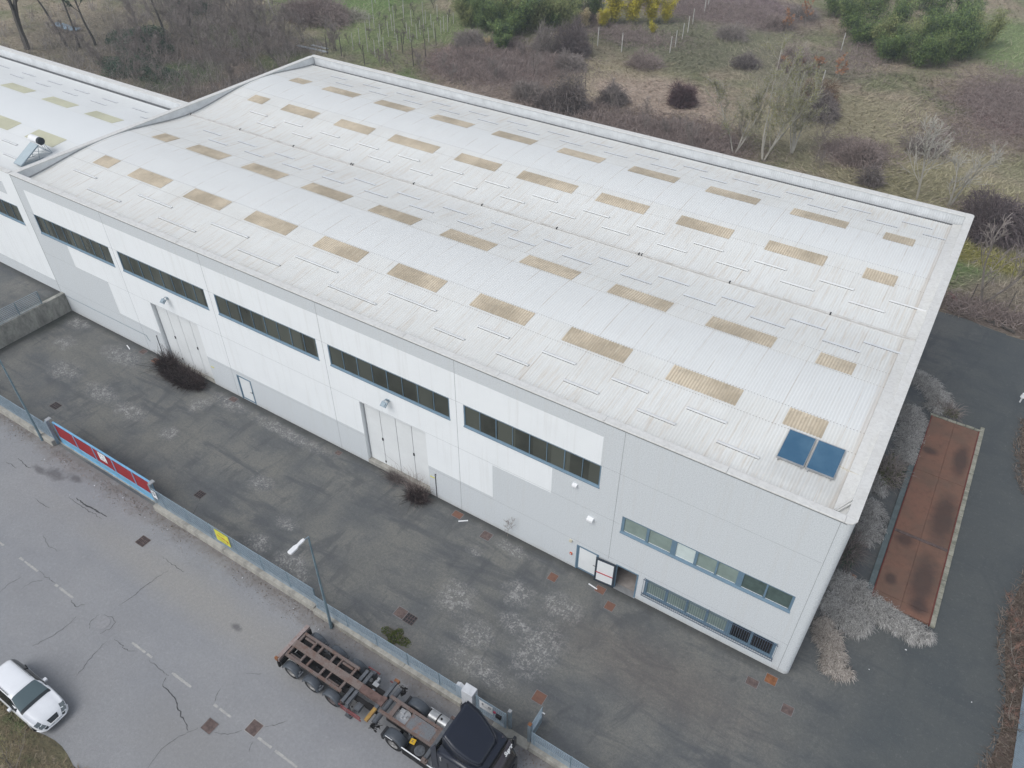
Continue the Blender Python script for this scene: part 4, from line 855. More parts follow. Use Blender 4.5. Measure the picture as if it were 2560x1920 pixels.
for x in (-20.44, -19.12, -17.82):
    mb = MB(); mb.cyl((x, TC-.95, .48), (x, TC+.95, .48), .07, n=12); mb.build('axle', m_chg, tr)
    for s in (-1, 1):
        mb = MB(); y = TC+s*.36; mb.cyl((x-.26, y, .82), (x+.16, y, .82), .105, n=14); mb.cyl((x-.27, y, .82), (x-.22, y, .82), .125, n=14); mb.cyl((x+.12, y, .82), (x+.17, y, .82), .125, n=14); mb.build('brake_chamber', m_chg, tr)
        wheel(tr, x, TC+s*.90, s, .44, .28, m_rim if x < -18 else m_redp if False else (m_rim if s > 0 or x < -18 else M('hub_dark', (.12, .1, .1), .7)))
        y0, y1 = sorted((TC+s*.70, TC+s*1.12)); fender(tr, x, y0, y1, .44, .55, 8, 165)
        mb = MB(); xx = x+.62; mb.box(xx-.05, xx+.05, y0+.05, y1-.08, .72, .80); mb.box(xx-.08, xx-.02, (y0+y1)/2-.05, (y0+y1)/2+.05, .6, .9); mb.build('fender_bracket', m_chg if x < -18.5 else m_rustg, tr)
for s in (-1, 1):
    for x in (-17.08, -16.82):
        y0, y1 = sorted((TC+s*.2, TC+s*(.98 if s < 0 else .86))); mb = MB(); mb.box(x-.085, x+.085, y0, y1, .98, 1.12); mb.build('support_channel', m_chg, tr, bevel=.01)
    mb = MB(); y = TC+s*.98; mb.box(-16.9, -16.72, y-.09, y+.09, .12, .95); mb.box(-16.98, -16.64, y-.14, y+.14, .05, .12); mb.build('landing_leg', m_chg, tr)
mb = MB(); mb.box(-17.25, -15.95, TC-1.10, TC-1.05, .78, .9); mb.box(-17.2, -15.95, TC-1.09, TC-1.05, .5, .6); mb.build('side_guard', m_redp, tr)
mb = MB(); mb.box(-17.25, -16.55, TC+1.06, TC+1.1, .85, .95); mb.box(-15.9, -15.7, TC+1.06, TC+1.1, .85, .95); mb.build('side_guard', m_redp, tr)
mb = MB(); mb.box(-16.55, -16.25, TC-.86, TC-.42, .60, .8); mb.build('tool_box', m_chg, tr, bevel=.01)
mb = MB(); mb.box(-16.5, -16.2, TC+.45, TC+.65, .85, .98); mb.box(-16.35, -16.2, TC+.2, TC+.34, .85, .95); mb.box(-16.55, -16.4, TC+.7, TC+.95, .7, .85); mb.build('valve_block', m_alu, tr)
mb = MB()
for i in range(6): mb.box(-16.15+i*.11, -16.12+i*.11, TC-.52, TC-.24, .72, .76)
for i in range(4): mb.box(-16.15, -15.57, TC-.52+i*.09, TC-.50+i*.09, .725, .755)
mb.build('step_grid', m_chas, tr)
def clutter(par, x, y, z, n, sx, sy, sz, mt, nm, seed):
    rr = random.Random(seed); mb = MB()
    for i in range(n):
        a = Vector((x+rr.uniform(-sx, sx), y+rr.uniform(-sy, sy), z+rr.uniform(-sz, sz))); b = a+Vector((rr.uniform(-.14, .14), rr.uniform(-.14, .14), rr.uniform(-.12, .12)))
        if i % 3: mb.cyl(a, b, .014, n=6)
        else: mb.box(a.x, a.x+.07, a.y, a.y+.06, a.z, a.z+.06)
    mb.build(nm, mt, par)
clutter(tr, -16.9, TC+.75, .8, 40, .45, .3, .12, m_chas, 'air_lines', 1); clutter(tr, -17.0, TC-.7, .75, 40, .35, .35, .12, m_chas, 'air_lines', 2)
mb = MB(); mb.box(-15.62, -15.44, TC-.42, TC+1.08, 1.06, 1.2); mb.build('twistlock_bolster', m_chg, tr, bevel=.01)
mb = MB(); mb.box(-15.62, -15.44, TC-1.12, TC-.42, 1.06, 1.2); mb.build('bolster_end', m_ylw, tr, bevel=.01)
mb = MB(); mb.box(-15.66, -15.40, TC+1.08, TC+1.22, 1.04, 1.21); mb.build('corner_lock', m_rusto, tr)
mb = MB(); mb.cyl((-15.22, TC-.95, .98), (-15.22, TC+.95, .98), .135, n=18); mb.build('cross_tube', m_chg, tr)
clutter(tr, -15.15, TC-1.0, .8, 60, .14, .16, .25, m_chas, 'coiled_hoses', 3); clutter(tr, -15.15, TC+1.0, .85, 60, .14, .16, .2, m_chas, 'coiled_hoses', 4)
mb = MB()
for s in (-1, 1): mb.box(-15.3, -12.25, TC+s*.40-.07, TC+s*.40+.07, 1.08, 1.2)
mb.box(-14.85, -14.62, TC-.33, TC+.33, 1.085, 1.195); mb.box(-13.9, -13.82, TC-.33, TC+.33, 1.085, 1.195); mb.box(-12.62, -12.3, TC-.33, TC+.33, 1.10, 1.19)
mb.build('gooseneck_frame', m_trl, tr)
mb = MB(); mb.box(-13.82, -12.5, TC-.36, TC+.30, 1.19, 1.206); mb.build('gooseneck_plate', metalrust('worn_grey_plate', (.16, .175, .19), (.23, .12, .085), .25, 2.2), tr)
mb = MB(); mb.box(-12.30, -12.12, TC-1.02, TC+1.02, 1.04, 1.24); mb.build('front_bolster', m_chg, tr, bevel=.012)
for s in (-1, 1):
    mb = MB(); mb.box(-12.34, -12.05, TC+s*1.1-.09, TC+s*1.1+.09, 1.0, 1.2); mb.box(-12.26, -12.12, TC+s*1.1-.05, TC+s*1.1+.05, 1.2, 1.3); mb.build('corner_lock', m_rustg if s > 0 else m_trl, tr)

# ------------------------------------------------------------ tractor unit
m_cab = M('cab_dark_navy', (.009, .013, .026), .3, var=.1, scale=1, spec=.6); m_cabk = M('cab_black_plastic', (.014, .015, .02), .4, spec=.5); m_visor = M('smoked_visor', (.05, .045, .055), .2, spec=.6)
tk = thing('truck', 'dark navy truck tractor with a tall roof deflector coupled to the rusty trailer', 'truck', (-11.8, TC, 0))
mb = MB()
for s in (-1, 1): mb.box(-14.95, -9.4, TC+s*.36-.05, TC+s*.36+.05, .62, .86)
for x in (-14.9, -13.2, -12.2, -11.5): mb.box(x-.05, x+.05, TC-.32, TC+.32, .64, .84)
mb.build('chassis', m_chas, tk)
mb = MB(); mb.cyl((-14.25, TC, .9), (-14.25, TC, .98), .36, n=20); mb.box(-14.6, -13.9, TC-.34, TC-.2, .86, .94); mb.box(-14.55, -14.3, TC+.1, TC+.3, .98, 1.04); mb.build('fifth_wheel', m_alu, tk)
mb = MB(); mb.cyl((-14.05, TC-.95, .5), (-14.05, TC+.95, .5), .09, n=12); mb.build('axle', m_chas, tk)
for s in (-1, 1):
    wheel(tk, -14.05, TC+s*.90, s, .47, .40, m_rim); wheel(tk, -10.05, TC+s*.95, s, .47, .28, m_rim)
    y0, y1 = sorted((TC+s*.62, TC+s*1.10)); fender(tk, -14.05, y0, y1, .47, .60, 12, 168)
    mb = MB(); mb.box(-14.72, -14.6, y0, y1-.02, .35, .75); mb.build('mud_flap', m_black, tk)
mb = MB(); mb.box(-14.4, -14.0, TC-1.125, TC-1.105, .98, 1.0); mb.build('reflective_edge', m_white, tk)
mb = MB(); mb.cyl((-13.35, TC+.85, .72), (-12.38, TC+.85, .72), .30, n=24); mb.build('fuel_tank', m_alu, tk)
mb = MB(); mb.cyl((-12.9, TC+.85, .72), (-12.84, TC+.85, .72), .312, n=24); mb.cyl((-12.7, TC+.85, 1.0), (-12.7, TC+.85, 1.06), .05, n=12); mb.build('tank_strap', m_chas, tk)
mb = MB(); mb.box(-12.05, -11.62, TC+.58, TC+1.02, .55, .96); mb.build('battery_box', m_alu, tk, bevel=.03)
for s in (-1, 1):
    mb = MB(); y = TC+s*1.10; mb.box(-13.5, -11.5, y-.012, y+.012, .3, .84); mb.build('side_skirt', m_chas, tk)
    mb = MB(); mb.box(-13.5, -11.5, y-.02, y+.02, .845, .89); mb.build('skirt_trim', m_white if s < 0 else m_alu, tk)
mb = MB(); mb.cyl((-12.75, TC-.75, .55), (-12.75, TC-.75, .78), .43, n=28); mb.build('spare_tyre', m_tyre, tk)
mb = MB(); mb.cyl((-12.75, TC-.75, .785), (-12.75, TC-.75, .80), .25, .2, n=24)
for i in range(6): a = i*math.pi/3; mb.box(-12.75+.13*math.cos(a)-.03, -12.75+.13*math.cos(a)+.03, TC-.75+.13*math.sin(a)-.03, TC-.75+.13*math.sin(a)+.03, .8, .83)
mb.build('spare_rim', m_chg, tk)
mb = MB(); mb.box(-13.5, -11.6, TC-1.08, TC-.5, .4, .44); mb.build('lower_tray', m_chas, tk)
mb = MB(); mb.box(-12.2, -11.6, TC-1.06, TC-.5, .70, .74); mb.build('checker_plate', m_alu, tk)
mb = MB(); T = Matrix.Translation((-13.22, TC-.62, .86)) @ Matrix.Rotation(R(10), 4, 'Z'); mb.box(-.13, .13, -.12, .12, 0, .05, T); yl = mb.build('warning_plate', M('plate_orange_yellow', (.72, .45, .03), .5), tk, bevel=.01)
mb = MB()
for yy in (-.04, .03): mb.box(-.06, .05, yy-.008, yy+.008, .05, .054, T)
mb.box(-.03, -.01, -.04, .03, .05, .053, T); mb.build('plate_marks', m_ink, yl)
clutter(tk, -11.95, TC+.2, .95, 45, .2, .3, .12, m_chas, 'suzi_lines', 5); clutter(tk, -13.45, TC-.45, .85, 20, .14, .15, .1, m_chg, 'air_valves', 6)
mb = MB()
for x, y in ((-11.8, TC+.12), (-11.72, TC+.3), (-11.88, TC+.2)): mb.cyl((x, y, 1.05), (x+.06, y+.03, 1.1), .03, n=8)
mb.build('coupling_head', M('coupling_yellow', (.6, .6, .05)), tk)
clutter(tk, -14.2, TC+.1, 1.0, 14, .35, .25, .04, m_alu, 'coupling_parts', 7)
# cab: lofted rings from the rear wall to the windscreen
CX0, CX1, HW = -11.42, -9.0, 1.10
def ring(x, zt, zb, hw, rad=.16, n=5):
    P = []
    for cy, cz, a0 in ((hw-rad, zt-rad, 90), (-(hw-rad), zt-rad, 180)):
        pass
    P.append((x, TC-hw, zb))
    P.append((x, TC-hw, zt-rad*1.2))
    for i in range(n+1): a = R(180-90*i/n); P.append((x, TC-hw+rad+rad*math.cos(a), zt-rad+rad*math.sin(a)))
    for i in range(n+1): a = R(90-90*i/n); P.append((x, TC+hw-rad+rad*math.cos(a), zt-rad+rad*math.sin(a)))
    P.append((x, TC+hw, zt-rad*1.2)); P.append((x, TC+hw, zb)); return P
mb = MB(); rg = [ring(CX0, 2.90, .75, 1.08), ring(CX0+.05, 2.98, .75, 1.10), ring(-10.2, 3.02, .75, HW), ring(-9.5, 2.98, .75, HW), ring(-9.22, 2.88, .75, 1.07, .2)]
mb.grid(rg, flip=True); mb.add(rg[0], [tuple(range(len(rg[0])))]); mb.build('cab_body', m_cab, tk)
mb = MB(); a, b = rg[-1], ring(-8.86, 2.05, .75, 1.04, .2); mb.grid([a, [(-9.16, y, z-.12 if z > 2 else z) for _, y, z in a]], flip=True); mb.build('front_header', m_cabk, tk)
mb = MB(); r1 = [(-9.16, y, z-.12 if z > 2 else z) for _, y, z in a]; r3 = [(-8.80+.0*abs(y-TC), y, min(z-.55, 1.75) if z > 2 else z) for _, y, z in a]
mb.grid([r1, r3], flip=True); mb.build('windscreen', m_glassd, tk)
mb = MB(); mb.box(-9.1, -8.72, TC-1.06, TC+1.06, .4, 1.7); mb.box(-8.74, -8.66, TC-.8, TC+.8, .5, 1.5); mb.build('front_grille', m_cabk, tk, bevel=.06)
mb = MB()                                                     # sun visor across the header
V0 = [(-9.24+.20*math.cos(t*1.2), TC+1.02*math.sin(t*1.0)/math.sin(1.0), 2.86) for t in np.linspace(-1, 1, 15)]
mb.grid([[(x, y, z), (x+.22, y, z-.20), (x+.25, y, z-.27)] for x, y, z in V0]); vz = mb.build('sun_visor', m_visor, tk); vz.modifiers.new('s', 'SOLIDIFY').thickness = .02
mb = MB(); nv = Vector((.20, 0, .22)).normalized(); uxv = Vector((0, 1, 0)); uyv = nv.cross(uxv); textmb(mb, 'Super', .23, Vector((-8.955, TC+.62, 2.775))+nv*.03, uxv, uyv, .3, .01); mb.build('visor_lettering', m_white, vz)
# deflector: low at the front, tall at the rear
rows = []
for k in range(13):
    s_ = k/12; x = -9.46-1.86*s_; zc = 3.02+.74*s_**.85; hw = .50+.58*min(1, (s_*1.5)**.55 if s_ > 0 else 0); crown = .03
    rows.append([(x, TC+hw*tt*(1 if tt > 0 else 1-.36*s_), zc+crown*(1-tt*tt)) for tt in np.linspace(-1, 1, 13)])
mb = MB(); mb.grid(rows)
for sgn_ in (0, -1):
    mb.grid([[row[sgn_], (row[sgn_][0], TC+(row[sgn_][1]-TC)*1.03, max(3.0, row[sgn_][2]-.10)), (row[sgn_][0]+.0, TC+min(1.08, abs(row[sgn_][1]-TC)*1.02+.05)*(1 if sgn_ else -1), 2.99)] for row in rows], flip=bool(sgn_))
mb.build('roof_deflector', m_cab, tk).modifiers.new('s', 'SOLIDIFY').thickness = .03
for s in (-1, 1):
    mb = MB(); rw_ = [rows[k][-1 if s > 0 else 0] for k in range(13)]; mb.tube([(x, TC+(y-TC)*1.02+s*.02, z-.06) for x, y, z in rw_], .022, 6); mb.build('deflector_seal', m_cabk, tk)
    y = TC+s*1.09; mb = MB(); mb.prism([(-11.42, 1.2), (-11.78, 1.1), (-11.72, 2.95), (-11.42, 3.6)], 1, y-.015, y+.015); mb.build('side_fairing', m_cab, tk)
    mb = MB(); mb.cyl((-9.25, TC+s*1.08, 2.7), (-9.0, TC+s*1.27, 2.6), .02); mb.box(-9.1, -8.98, TC+s*1.27-.1, TC+s*1.27+.1, 1.9, 2.65); mb.build('mirror', m_cabk, tk, bevel=.02)
    mb = MB(); yy = TC+s*1.103; mb.box(-10.9, -10.84, min(yy, yy+s*.01), max(yy, yy+s*.01), 1.0, 2.5); mb.box(-10.1, -10.0, min(yy, yy+s*.03), max(yy, yy+s*.03), 1.5, 1.6); mb.build('door_seam', m_cabk, tk)
mb = MB(); mb.box(-11.25, -11.17, TC-1.125, TC-1.10, 2.35, 2.65); mb.build('vent_slot', m_alu, tk)
for y in (-.9, .9): mb = MB(); mb.box(-9.42, -9.36, TC+y-.05, TC+y+.05, 2.98, 3.02); mb.build('marker_lamp', m_visor, tk)

# ------------------------------------------------------------ car
m_carp = M('car_white_paint', (.78, .80, .83), .22, var=.02, spec=.6); m_cars = M('car_silver', (.42, .46, .48), .3, .3, var=.05); m_cglass = mk_glass('windscreen_green', (.055, .08, .088), .06, .8); m_cdk = mk_glass('side_glass', (.012, .016, .018), .08, .7)
car = thing('estate_car', 'white and silver estate car parked at the lower left edge by the verge', 'car', (-30.2, -20.82, 0)); CY = -20.82
def cr(x, zr, hr, zb, hb, zs=.42, lo=.24):   # ring: roof height/halfwidth, belt height/halfwidth
    p = [(0.0, zr), (.45*hr, zr-.004), (.80*hr, zr-.02), (hr, zr-.07), ((hr+hb)/2+.01, (zr+zb)/2), (hb, zb), (hb+.035, (zb+zs)/2), (hb+.02, zs), (hb-.04, lo)]
    L = [(x, CY-y, z) for y, z in p[::-1]]+[(x, CY+y, z) for y, z in p[1:]]; return L
ST = [(-32.25, .80, .50, .78, .62, .5, .35), (-32.15, 1.0, .52, .86, .70), (-32.0, 1.20, .52, .90, .74), (-31.75, 1.36, .54, .92, .77), (-31.2, 1.42, .56, .92, .80), (-30.5, 1.44, .57, .91, .80), (-30.0, 1.42, .57, .90, .80), (-29.88, 1.40, .57, .90, .80),
      (-29.55, 1.18, .65, .90, .80), (-29.14, .94, .71, .86, .795), (-29.02, .90, .70, .84, .79), (-28.6, .85, .68, .78, .775), (-28.3, .78, .64, .70, .74), (-28.1, .68, .58, .60, .69, .42, .25), (-27.97, .54, .46, .48, .60, .38, .26), (-27.9, .46, .42, .42, .52, .34, .28)]
RG = [cr(*s_) for s_ in ST]; mb = MB(); mb.grid(RG, flip=False); mb.add(RG[0], [tuple(range(len(RG[0])-1, -1, -1))]); mb.add(RG[-1], [tuple(range(len(RG[-1])))]); body = mb.build('car_body', [m_carp], car)
def patch(idx, cols, name, mt, off=.006, par=None):
    mb = MB(); G = []
    for i in idx:
        row = []
        for c in cols:
            a = Vector(RG[int(i)][c]); 
            if i != int(i): a = a.lerp(Vector(RG[int(i)+1][c]), i-int(i))
            d = (a-Vector((a.x, CY, .6)) if i < 11 else Vector((.8, (a.y-CY)*.8, .6))); d.normalize(); row.append(tuple(a+d*off+Vector((off*.3 if i > 6 else 0, 0, 0))))
        G.append(row)
    mb.grid(G); return mb.build(name, mt, par or car)
n9 = len(RG[0])                                              # 17 points per ring, centre index 8
ws = patch([7.05, 8, 8.85], range(5, 12), 'windscreen', m_cglass, .008)
patch([8.75, 9.0, 9.35], range(5, 12), 'cowl', m_cdk, .014, ws)
for c0 in ((3, 4, 5), (11, 12, 13)): pass
for side in (0, 1):
    c = [3.15, 4, 4.8] if side == 0 else [12.85, 12, 11.2]
    mb = MB(); G = []
    for i in (1.6, 2, 3, 4, 5, 6, 7, 8.3):
        row = []
        for cc in c:
            def P(ii, k): q = Vector(RG[ii][int(k)]); return q.lerp(Vector(RG[ii][min(int(k)+1, 16)]), k-int(k))
            a = P(int(i), cc); 
            if i != int(i): a = a.lerp(P(int(i)+1, cc), i-int(i))
            a = a+Vector((0, -.008 if side == 0 else .008, 0)); row.append(tuple(a))
        G.append(row)
    mb.grid(G); sg = mb.build('side_window', m_cdk, car); s = -1 if side == 0 else 1
    mb = MB(); mb.box(-30.93, -30.88, CY+s*.80-.02*s if s < 0 else CY+.72, CY+s*.74 if s < 0 else CY+.80, .9, .95) if False else mb.box(-30.95, -30.9, CY+s*.77-.02, CY+s*.77+.02, .9, 1.34); mb.build('pillar', m_cdk, sg)
    mb = MB(); mb.cyl((-31.75, CY+s*.55, 1.40), (-30.1, CY+s*.56, 1.44), .018, n=8); mb.build('roof_rail', m_gut, car)
    mb = MB(); mb.box(-29.86, -29.68, CY+s*.80, CY+s*.80+s*.17, .88, 1.0) if s > 0 else mb.box(-29.86, -29.68, CY-.97, CY-.80, .88, 1.0); mb.build('door_mirror', m_carp, car, bevel=.03)
    for hx in (-31.15, -30.15): mb = MB(); yy = CY+s*.825; mb.box(hx, hx+.17, yy-.02, yy+.02, .74, .77); mb.build('door_handle', m_cars, car)
    patch([12.0, 12.6, 13.3, 13.9], [3, 4, 5, 6] if side == 0 else [10, 11, 12, 13], 'headlight', M('headlight_glass', (.17, .20, .21), .12, .2, spec=.8), .01)
patch([13.1, 13.6, 14.2, 14.9], range(7, 10), 'grille', m_cdk, .014); patch([14.1, 14.6, 15], [4, 5, 6], 'air_intake', m_cdk, .012); patch([14.1, 14.6, 15], [10, 11, 12], 'air_intake', m_cdk, .012)
mb = MB(); mb.box(-27.93, -27.88, CY-.25, CY+.25, .40, .50); mb.build('number_plate', m_white, car)
mb = MB(); mb.tube([(-28.2, CY-.76, .40), (-28.0, CY-.66, .38), (-27.88, CY-.48, .36), (-27.85, CY, .36), (-27.88, CY+.48, .36), (-28.0, CY+.66, .38), (-28.2, CY+.76, .40)], .03, 8); mb.build('bumper_lip', m_carp, car)
mb = MB(); mb.box(-29.75, -29.66, CY-.13, CY+.13, 1.15, 1.2); mb.build('rear_view_mirror', m_white, ws)
for x in (-31.55, -28.72):
    for s in (-1, 1):
        mb = MB(); mb.cyl((x, CY+s*.62, .29), (x, CY+s*.80, .29), .29, n=24); ty = mb.build('tyre', m_tyre, car); mb = MB(); mb.cyl((x, CY+s*.79, .29), (x, CY+s*.812, .29), .19, n=20); mb.build('rim', m_cars, ty)

# ------------------------------------------------------------ vegetation
def rnd(n): return RNG.random(n)
m_bark = mk_twig('bark_grey_brown', (.17, .15, .135), (.30, .27, .24)); m_barkd = mk_twig('bark_dark', (.06, .056, .052), (.12, .11, .10)); m_barkp = mk_twig('bark_pale', (.36, .34, .30), (.46, .44, .39))
m_twg = mk_twig('twigs_grey', (.19, .165, .155), (.34, .30, .275)); m_twp = mk_twig('twigs_pale', (.26, .245, .20), (.46, .44, .37)); m_twb = mk_twig('twigs_bramble', (.19, .15, .14), (.36, .30, .275)); m_twd = mk_twig('twigs_dark', (.105, .09, .088), (.27, .235, .22)); m_twk = mk_twig('twigs_blackish', (.028, .022, .024), (.12, .095, .09))
m_lgreen = mk_leaf('bamboo_leaves', (.035, .085, .028), (.25, .33, .10), (.045, .075, .04)); m_lyel = mk_leaf('bamboo_yellow_leaves', (.42, .37, .03), (.60, .52, .06)); m_ivy = mk_leaf('ivy_leaves', (.025, .062, .04), (.085, .15, .085)); m_lbud = mk_leaf('budding_leaves', (.21, .22, .08), (.36, .35, .15)); m_lorg = mk_leaf('dry_orange_leaves', (.35, .16, .075), (.50, .27, .15)); m_lstraw = mk_leaf('dry_straw_leaves', (.45, .36, .20), (.62, .52, .33)); m_lmix = mk_leaf('bamboo_pale_leaves', (.16, .20, .07), (.30, .31, .13))
m_moss = mk_leaf('moss_leaves', (.045, .075, .012), (.13, .15, .03))

def branch(seed, h, r0, n1=14, lean=.1, spread=.55, rise=.7, sub=7, twig=5, tl=.55, first=.3, fork=0, curve=.12):
    """returns limb sticks and twig sticks of one bare tree/shrub"""
    g_ = np.random.default_rng(seed); LP0, LP1, LR0, LR1 = [], [], [], []; T0, T1, TR = [], [], []
    def limb(p, d, L, ra, rb, k, store):
        pts = [p]; dd = d/np.linalg.norm(d)
        for i in range(k):
            dd = dd+g_.normal(size=3)*curve+np.array([0, 0, .05]); dd /= np.linalg.norm(dd); pts.append(pts[-1]+dd*L/k)
        for i in range(k):
            a, b = ra+(rb-ra)*i/k, ra+(rb-ra)*(i+1)/k; store(pts[i], pts[i+1], a, b)
        return pts
    def sL(a, b, ra, rb): LP0.append(a); LP1.append(b); LR0.append(ra); LR1.append(rb)
    def sT(a, b, ra, rb): T0.append(a); T1.append(b); TR.append((ra, rb))
    stems = max(1, fork)
    for s_ in range(stems):
        a = g_.random()*6.28; ln = lean if stems == 1 else lean+.25
        d = np.array([math.cos(a)*ln, math.sin(a)*ln, 1.]); hh = h*(1 if s_ == 0 else g_.uniform(.65, 1))
        tp = limb(np.array([math.cos(a)*.08*(stems > 1), math.sin(a)*.08*(stems > 1), -.1]), d, hh, r0, r0*.22, 9, sL)
        for i in range(n1//stems+1):
            t = first+(1-first)*(i+g_.random())/(n1//stems+1); j = min(int(t*9), 8); p = tp[j]+(tp[j+1]-tp[j])*(t*9-j)
            a = g_.random()*6.28; L = hh*(1-t*.75)*g_.uniform(.35, .6)*spread*1.6; d = np.array([math.cos(a), math.sin(a), rise*g_.uniform(.6, 1.6)])
            bp = limb(p, d, L, r0*.38*(1-t*.6), r0*.08, 5, sL)
            for k in range(sub):
                q = g_.uniform(.25, 1); jj = min(int(q*5), 4); pp = bp[jj]+(bp[jj+1]-bp[jj])*(q*5-jj)
                d2 = (bp[jj+1]-bp[jj]); d2 = d2/np.linalg.norm(d2)+g_.normal(size=3)*.55+np.array([0, 0, .3]); L2 = L*g_.uniform(.2, .45)
                cp = limb(pp, d2, L2, r0*.10, r0*.035, 3, sT)
                for m_ in range(twig):
                    d3 = d2/np.linalg.norm(d2)+g_.normal(size=3)*.6+np.array([0, 0, .2]); o_ = cp[g_.integers(1, 4)]; e = o_+d3/np.linalg.norm(d3)*tl*g_.uniform(.4, 1); sT(o_, e, r0*.045, r0*.02)
    TR = np.array(TR); return (np.array(LP0), np.array(LP1), LR0, LR1), (np.array(T0), np.array(T1), TR[:, 0], TR[:, 1])
def mktree(name, label, cat, loc, group, bark, twigm, leaf=None, leafn=0, leafs=.06, minr=.012, **kw):
    a, b = branch(**kw); t = thing(name, label, cat, (0, 0, 0), group)
    V, F = sticks(a[0], a[1], np.maximum(a[2], minr*1.3), np.maximum(a[3], minr)); fast('trunk', V, F, bark, t)
    V, F = sticks(b[0], b[1], np.maximum(b[2], minr), np.maximum(b[3], minr*.7)); fast('crown', V, F, twigm, t)
    if leaf:
        i = RNG.integers(0, len(b[0]), leafn); tt = rnd(leafn)[:, None]; C = b[0][i]*(1-tt)+b[1][i]*tt+RNG.normal(size=(leafn, 3))*.05
        V, F = leafcards(C, leafs); fast('leaves', V, F, leaf, t)
    t.location = loc; return t

WG = 'bare trees in the wood behind the left hall'
def bushm(name, label, cat, loc, group, tw, n=900, rx=1.6, ry=1.5, h=1.6, r=.014, arch=.6, seed=0, leaf=None, leafn=0, L=.6, leafs=.07):
    """mound of arching stems growing from the ground"""
    g_ = np.random.default_rng(seed+50); t = thing(name, label, cat, (0, 0, 0), group)
    u_ = g_.normal(size=(n, 3)); u_[:, 2] = np.abs(u_[:, 2]); u_ /= np.linalg.norm(u_, axis=1, keepdims=True); rad = g_.random(n)[:, None]**.45
    lump = 1+.28*np.sin(u_[:, :1]*5+seed)*np.cos(u_[:, 1:2]*4+seed*2); P = u_*rad*np.array([[rx, ry, h]])*lump
    d = u_*np.array([[1, 1, .5]])+g_.normal(size=(n, 3))*.75+np.array([[0, 0, .35]]); d /= np.linalg.norm(d, axis=1, keepdims=True); ll = L*g_.uniform(.4, 1.2, n)[:, None]
    Q = P+d*ll; Q[:, 2] = np.maximum(Q[:, 2], .03); E_ = Q+(d+np.array([[0, 0, -arch]]))*ll*.6; E_[:, 2] = np.maximum(E_[:, 2], .02); P[:, 2] = np.maximum(P[:, 2], 0)
    V1, F1 = sticks(P, Q, np.full(n, r), np.full(n, r*.8)); V2, F2 = sticks(Q, E_, np.full(n, r*.8), np.full(n, r*.4)); fast('twigs', np.concatenate([V1, V2]), np.concatenate([F1, F2+len(V1)]), tw, t)
    k = 9; a = g_.random(k)*6.28; B = np.stack([np.cos(a)*.12*rx, np.sin(a)*.12*ry, np.zeros(k)], 1); Tp = np.stack([np.cos(a)*.6*rx, np.sin(a)*.6*ry, np.full(k, h*.8)], 1)*g_.uniform(.6, 1, (k, 1)); V, F = sticks(B, Tp, np.full(k, r*2.6), np.full(k, r)); fast('stems', V, F, m_barkd, t)
    if leaf:
        u2_ = g_.normal(size=(leafn, 3)); u2_[:, 2] = np.abs(u2_[:, 2]); u2_ /= np.linalg.norm(u2_, axis=1, keepdims=True)
        C = u2_*(.65+.4*g_.random(leafn)[:, None])*np.array([[rx, ry, h]])*(1+.25*np.sin(u2_[:, :1]*6+seed)); V, F = leafcards(C, leafs); fast('leaves', V, F, leaf, t)
    t.location = loc; return t

def plume(name, label, loc, group, leaf, n=1500, h=6, seed=0, w=1.3, ls=.20):
    g_ = np.random.default_rng(seed+90); t = thing(name, label, 'bamboo', (0, 0, 0), group); P0, P1 = [], []; C = []
    for s_ in range(9):
        a = g_.random()*6.28; hh = h*g_.uniform(.6, 1); ln = g_.uniform(.1, .32)*w; p = np.array([math.cos(a)*.25*w, math.sin(a)*.25*w, 0]); k = 8
        for i in range(k):
            q = p+np.array([math.cos(a)*ln*(i/k)**1.3*1.1, math.sin(a)*ln*(i/k)**1.3*1.1, hh/k*(1-.5*(i/k)**3)]); P0.append(p); P1.append(q)
            if i > 1:
                m_ = n*2//(9*6); c = p+(q-p)*g_.random((m_, 1))+g_.normal(size=(m_, 3))*np.array([[.26, .26, .2]])*w*(1-.35*i/k); C.append(c)
            p = q
    V, F = sticks(P0, P1, np.full(len(P0), .03), np.full(len(P0), .022)); fast('culms', V, F, m_lmix, t)
    C = np.concatenate(C); k = len(C); a = g_.normal(size=(k, 3))*np.array([[1, 1, .35]]); a[:, 2] -= .55; a /= np.linalg.norm(a, axis=1, keepdims=True); V, F = blades(C, C+a*ls*g_.uniform(.6, 1.4, (k, 1)), np.full(k, ls*.24)); fast('leaves', V, F, leaf, t)
    t.location = loc; return t

